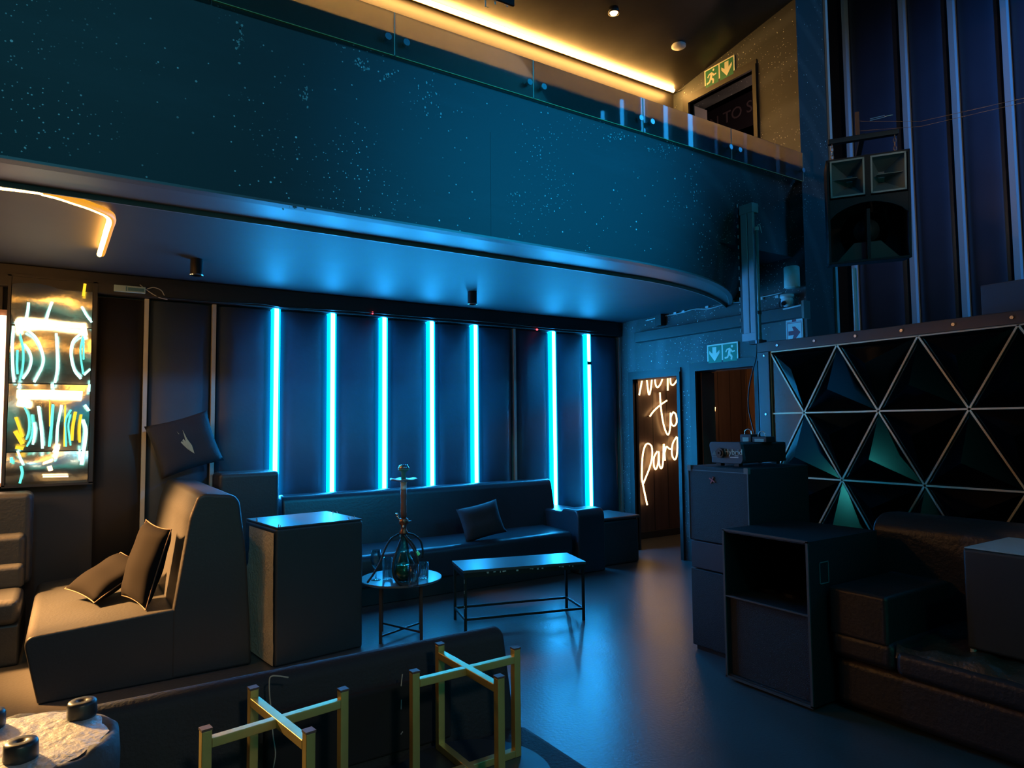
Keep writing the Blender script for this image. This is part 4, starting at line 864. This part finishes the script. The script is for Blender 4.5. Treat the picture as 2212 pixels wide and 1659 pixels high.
bm = B(); tube(bm, [a, Vector((a.x, a.y, 2.23))], .018, 8); tag(link('standing_pole', bm, STRIPMETAL), 'thin pale pole rising from the booth top to the hung loudspeaker', 'pole')

# ------------------------------------------------------------------ speaker stack, open cabinet, smoke machine
k1 = empty('speaker_stack', (3.643, 2.85, 0), label='tall black bass speaker cabinet carrying the smoke machine, second doorway behind', cat='speaker')
bx('upper_box', (0, .64, 0, .505, .745, 1.255), CABPAINT, k1, .008); bx('middle_box', (0.006, .64, 0.004, .50, .555, .740), mat('navy_cab', (.03, .034, .05), .55), k1, .006); bx('lower_box', (0, .64, 0, .50, .03, .548), CABPAINT, k1, .006); bx('plinth', (.02, .62, .02, .48, 0, .03), CABLE, k1)
bm = B()
for z0, z1 in ((.748, 1.252),):
    for y in (.001, .498): box(bm, -.004, .001, y-.002, y+.006, z0, z1)
    box(bm, -.004, .001, 0, .505, z1-.03, z1-.025)
link('edge_trim', bm, mat('edge_grey', (.10, .13, .15), .5), k1)
for d in ((-.006, .02, -.003, .03, 1.22, 1.258), (-.006, .02, .475, .508, 1.22, 1.258)): bx('corner_protector', d, mat('corner_grey', (.14, .17, .17), .45), k1)
bm = B()
for an in (.5, .5+math.pi/2):
    prism(bm, [(-.026*math.cos(an)-.004*math.sin(an), -.026*math.sin(an)+.004*math.cos(an)), (.026*math.cos(an)-.004*math.sin(an), .026*math.sin(an)+.004*math.cos(an)), (.026*math.cos(an)+.004*math.sin(an), .026*math.sin(an)-.004*math.cos(an)), (-.026*math.cos(an)+.004*math.sin(an), -.026*math.sin(an)-.004*math.cos(an))], lambda p, q, s: (s, .29+p, 1.165+q), -.006 - (.0005 if an > 1 else 0), -.001)
link('red_emblem', bm, mat('dull_red', (.55, .10, .10), .5), k1)
k2 = empty('open_cabinet', (3.375, 2.262, 0), label='open-fronted black horn cabinet standing on the floor in front of the tall stack', cat='speaker')
for d in ((0, .68, 0, .018, .02, .90), (0, .68, .56, .578, .02, .90), (0, .68, .018, .56, .882, .90), (0, .68, .018, .56, .02, .04), (.66, .68, .018, .56, .04, .882)): bx('cabinet_board', d, CABPAINT, k2, .002)
bx('shelf', (0, .66, .018, .56, .495, .508), CABPAINT, k2, .002); bx('lower_grille', (.02, .035, .018, .56, .04, .495), mat('grille_cloth', (.026, .026, .03), .7, bump=.5, bscale=200), k2)
bm = B(); e = .008
for d in ((-e, .0, 0, .578, .892, .904), (-e, 0, 0, .578, .016, .028), (-e, 0, 0, .014, .02, .90), (-e, 0, .564, .578, .02, .90), (-e, 0, .014, .564, .498, .506)): box(bm, *d)
link('edge_trim', bm, mat('edge_worn', (.075, .085, .095), .5), k2)
bm = B()
for yy in (.12, .29, .46):
    tube(bm, [(.30, yy, .509), (.30, yy, .53)], .075, 24); 
link('driver_ring', bm, BLACKMETAL, k2)
bm = B(); 
for d in ((.09, .095, -.0035, -.0005, .66, .78), (.17, .175, -.0035, -.0005, .66, .78), (.09, .175, -.0035, -.0005, .775, .78), (.09, .175, -.0035, -.0005, .66, .665)): box(bm, *d)
link('handle_recess', bm, mat('scuff', (.16, .2, .22), .5), k2)
for d in ((.02, .06, .02, .06), (.62, .66, .02, .06), (.02, .06, .52, .56), (.62, .66, .52, .56)): bx('foot', (*d, 0, .021), CABLE, k2)

# smoke machine
p = Vector((3.73, 3.215, 1.258))
t = empty('smoke_machine', p, label='black smoke machine with round nozzle and white Hybrid lettering on the speaker stack', cat='smoke machine')
bm = B(); prof = rounded([(.0, .018), (-.245, .018), (-.262, .045), (-.245, .15), (-.235, .162), (.01, .162), (.022, .14), (.0, .05)], [.01, .015, .02, .02, .01, .015, .02, .01], 4)
prism(bm, prof, lambda p_, q_, s: (s, p_, q_), 0, .03); link('front_plate', bm, mat('smoke_plate', (.05, .055, .068), .5), t, bevel=.004)
bx('body', (.03, .50, -.235, .0, .02, .155), CABLE, t, .01)
for d in ((.02, .06, -.21, -.17), (.02, .06, -.06, -.02), (.42, .46, -.21, -.17), (.42, .46, -.06, -.02)): bx('foot', (*d, 0, .02), CABLE, t)
bm = B(); tube(bm, [(.002, -.085, .088), (-.022, -.085, .088)], .033, 24); tube(bm, [(-.0, -.085, .088), (-.03, -.085, .088)], .02, 20); link('nozzle', bm, mat('nozzle_black', (.02, .021, .025), .3), t)
bm = B(); tube(bm, [(-.028, -.085, .088), (-.031, -.085, .088)], .007, 12); link('nozzle_hole', bm, VELVET, t)
LT = mat('white_print', (.75, .78, .78), .5)
text_obj('lettering', 'Hybrid', .054, Matrix.Translation((-.003, -.185, .095)) @ FACEX @ Matrix.Shear('XZ', 4, (.0, .0)), LT, t)
bx('lettering_underline', (-.002, -.0005, -.225, -.155, .058, .063), LT, t); bx('lettering_underline', (-.002, -.0005, -.225, -.195, .070, .073), LT, t)
bm = B(); prism(bm, [(-.045, .07), (-.005, .07), (-.025, .105)], lambda p_, q_, s: (s, p_, q_), -.0005, -.002); box(bm, -.002, -.0005, -.047, -.003, .058, .064); link('warning_triangle', bm, mat('warning_dull', (.12, .16, .14), .6), t)
# small units on top
q = Vector((3.95, 3.20, 1.413))
for i, (y0, y1, hgt) in enumerate(((0, .13, .055), (-.16, -.02, .04))):
    t = empty('receiver_unit', (3.98, 3.17+y0*0, 1.413), label='small black unit with pale label on the smoke machine, '+('left one with handle ring' if i == 0 else 'right one with wire handle'), cat='device')
    a0, a1 = (-.09, .0) if i == 0 else (-.215, -.10)
    bx('case', (0, .10, a0, a1, 0, hgt), CABLE, t, .004)
    bx('label', (-.0015, .0, a0+.02, a1-.02, .004, hgt*.62), mat('mint_label', (.25, .52, .48), .5), t)
    bm = B(); c0 = (a0+a1)/2; tube(bm, smoothpts([(.03, c0+.03, hgt-.01), (.03, c0+.025, hgt+.022), (.03, c0, hgt+.036), (.03, c0-.025, hgt+.022), (.03, c0-.03, hgt-.01)], 4), .004, 6); link('handle', bm, CHROME, t, smooth=True)

# ------------------------------------------------------------------ right sofa with boxes
r_ = empty('right_sofa', (3.5, 2.24, 0), label='dark maroon-black leather sofa at lower right in front of the DJ booth', cat='sofa')
ML = mat('maroon_black_leather', (.040, .028, .030), .38, bump=.3, bscale=50, var=.2)
rbox('armrest', (0, .66, -.32, -.0, .40, .655), r_, .022, ML)
rbox('arm_cushion', (0.0, .66, -.345, .0, .285, .425), r_, .04, ML)
rbox('base', (.03, 1.1, -2.6, .0, .02, .285), r_, .05, ML); 
bm = B(); nx, ny = 22, 60; V = []
for i in range(nx+1):
    for j in range(ny+1):
        x = .0+.64*i/nx; y = -.35-2.2*j/ny; e = min(1, i/2.5)*min(1, j/2+.0001) 
        z = .425+.022*math.sin(9*y+6*x+1.5*math.sin(14*x))*(1 if x > .05 else .3)+.010*math.sin(31*y-17*x)+.004*math.sin(70*y+9*x)
        V.append(bm.verts.new((x if i else .012, y, z if i else .36)))
for i in range(nx):
    for j in range(ny): a = i*(ny+1)+j; bm.faces.new((V[a], V[a+ny+1], V[a+ny+2], V[a+1]))
link('crumpled_seat_cover', bm, mat('crumpled_gold_cover', (.075, .055, .04), .38, metal=.25, bump=.6, bscale=34), r_, smooth=True)
rbox('seat', (0.0, .66, -2.6, -.345, .27, .40), r_, .04, ML)
profile_sofa('backrest', [(.64, .27), (.70, .93), (.80, .98), (1.02, .97), (1.08, .90), (1.1, .27)], [0, .10, .08, .08, .06, 0], -2.6, .13, r_, 'y', ML)
g = empty('white_bottomed_box', (3.65, 1.62, .455), label='dark leather box upside down on the right sofa showing its pale underside', cat='ottoman')
rbox('body', (0, .50, -.62, 0, 0, .475), g, .015, mat('grey_black_leather', (.035, .036, .038), .45, var=.2))
rbox('pale_underside', (.006, .494, -.614, -.006, .475, .482), g, .004, mat('pale_underside', (.42, .45, .46), .6, var=.3, bump=.3))
bm = B(); lathe(bm, [(0, -.028), (.014, -.028), (.014, .0), (0, .0)], (.02, -.02, 0), 10); link('corner_scuff', bm, WHITEP, g)
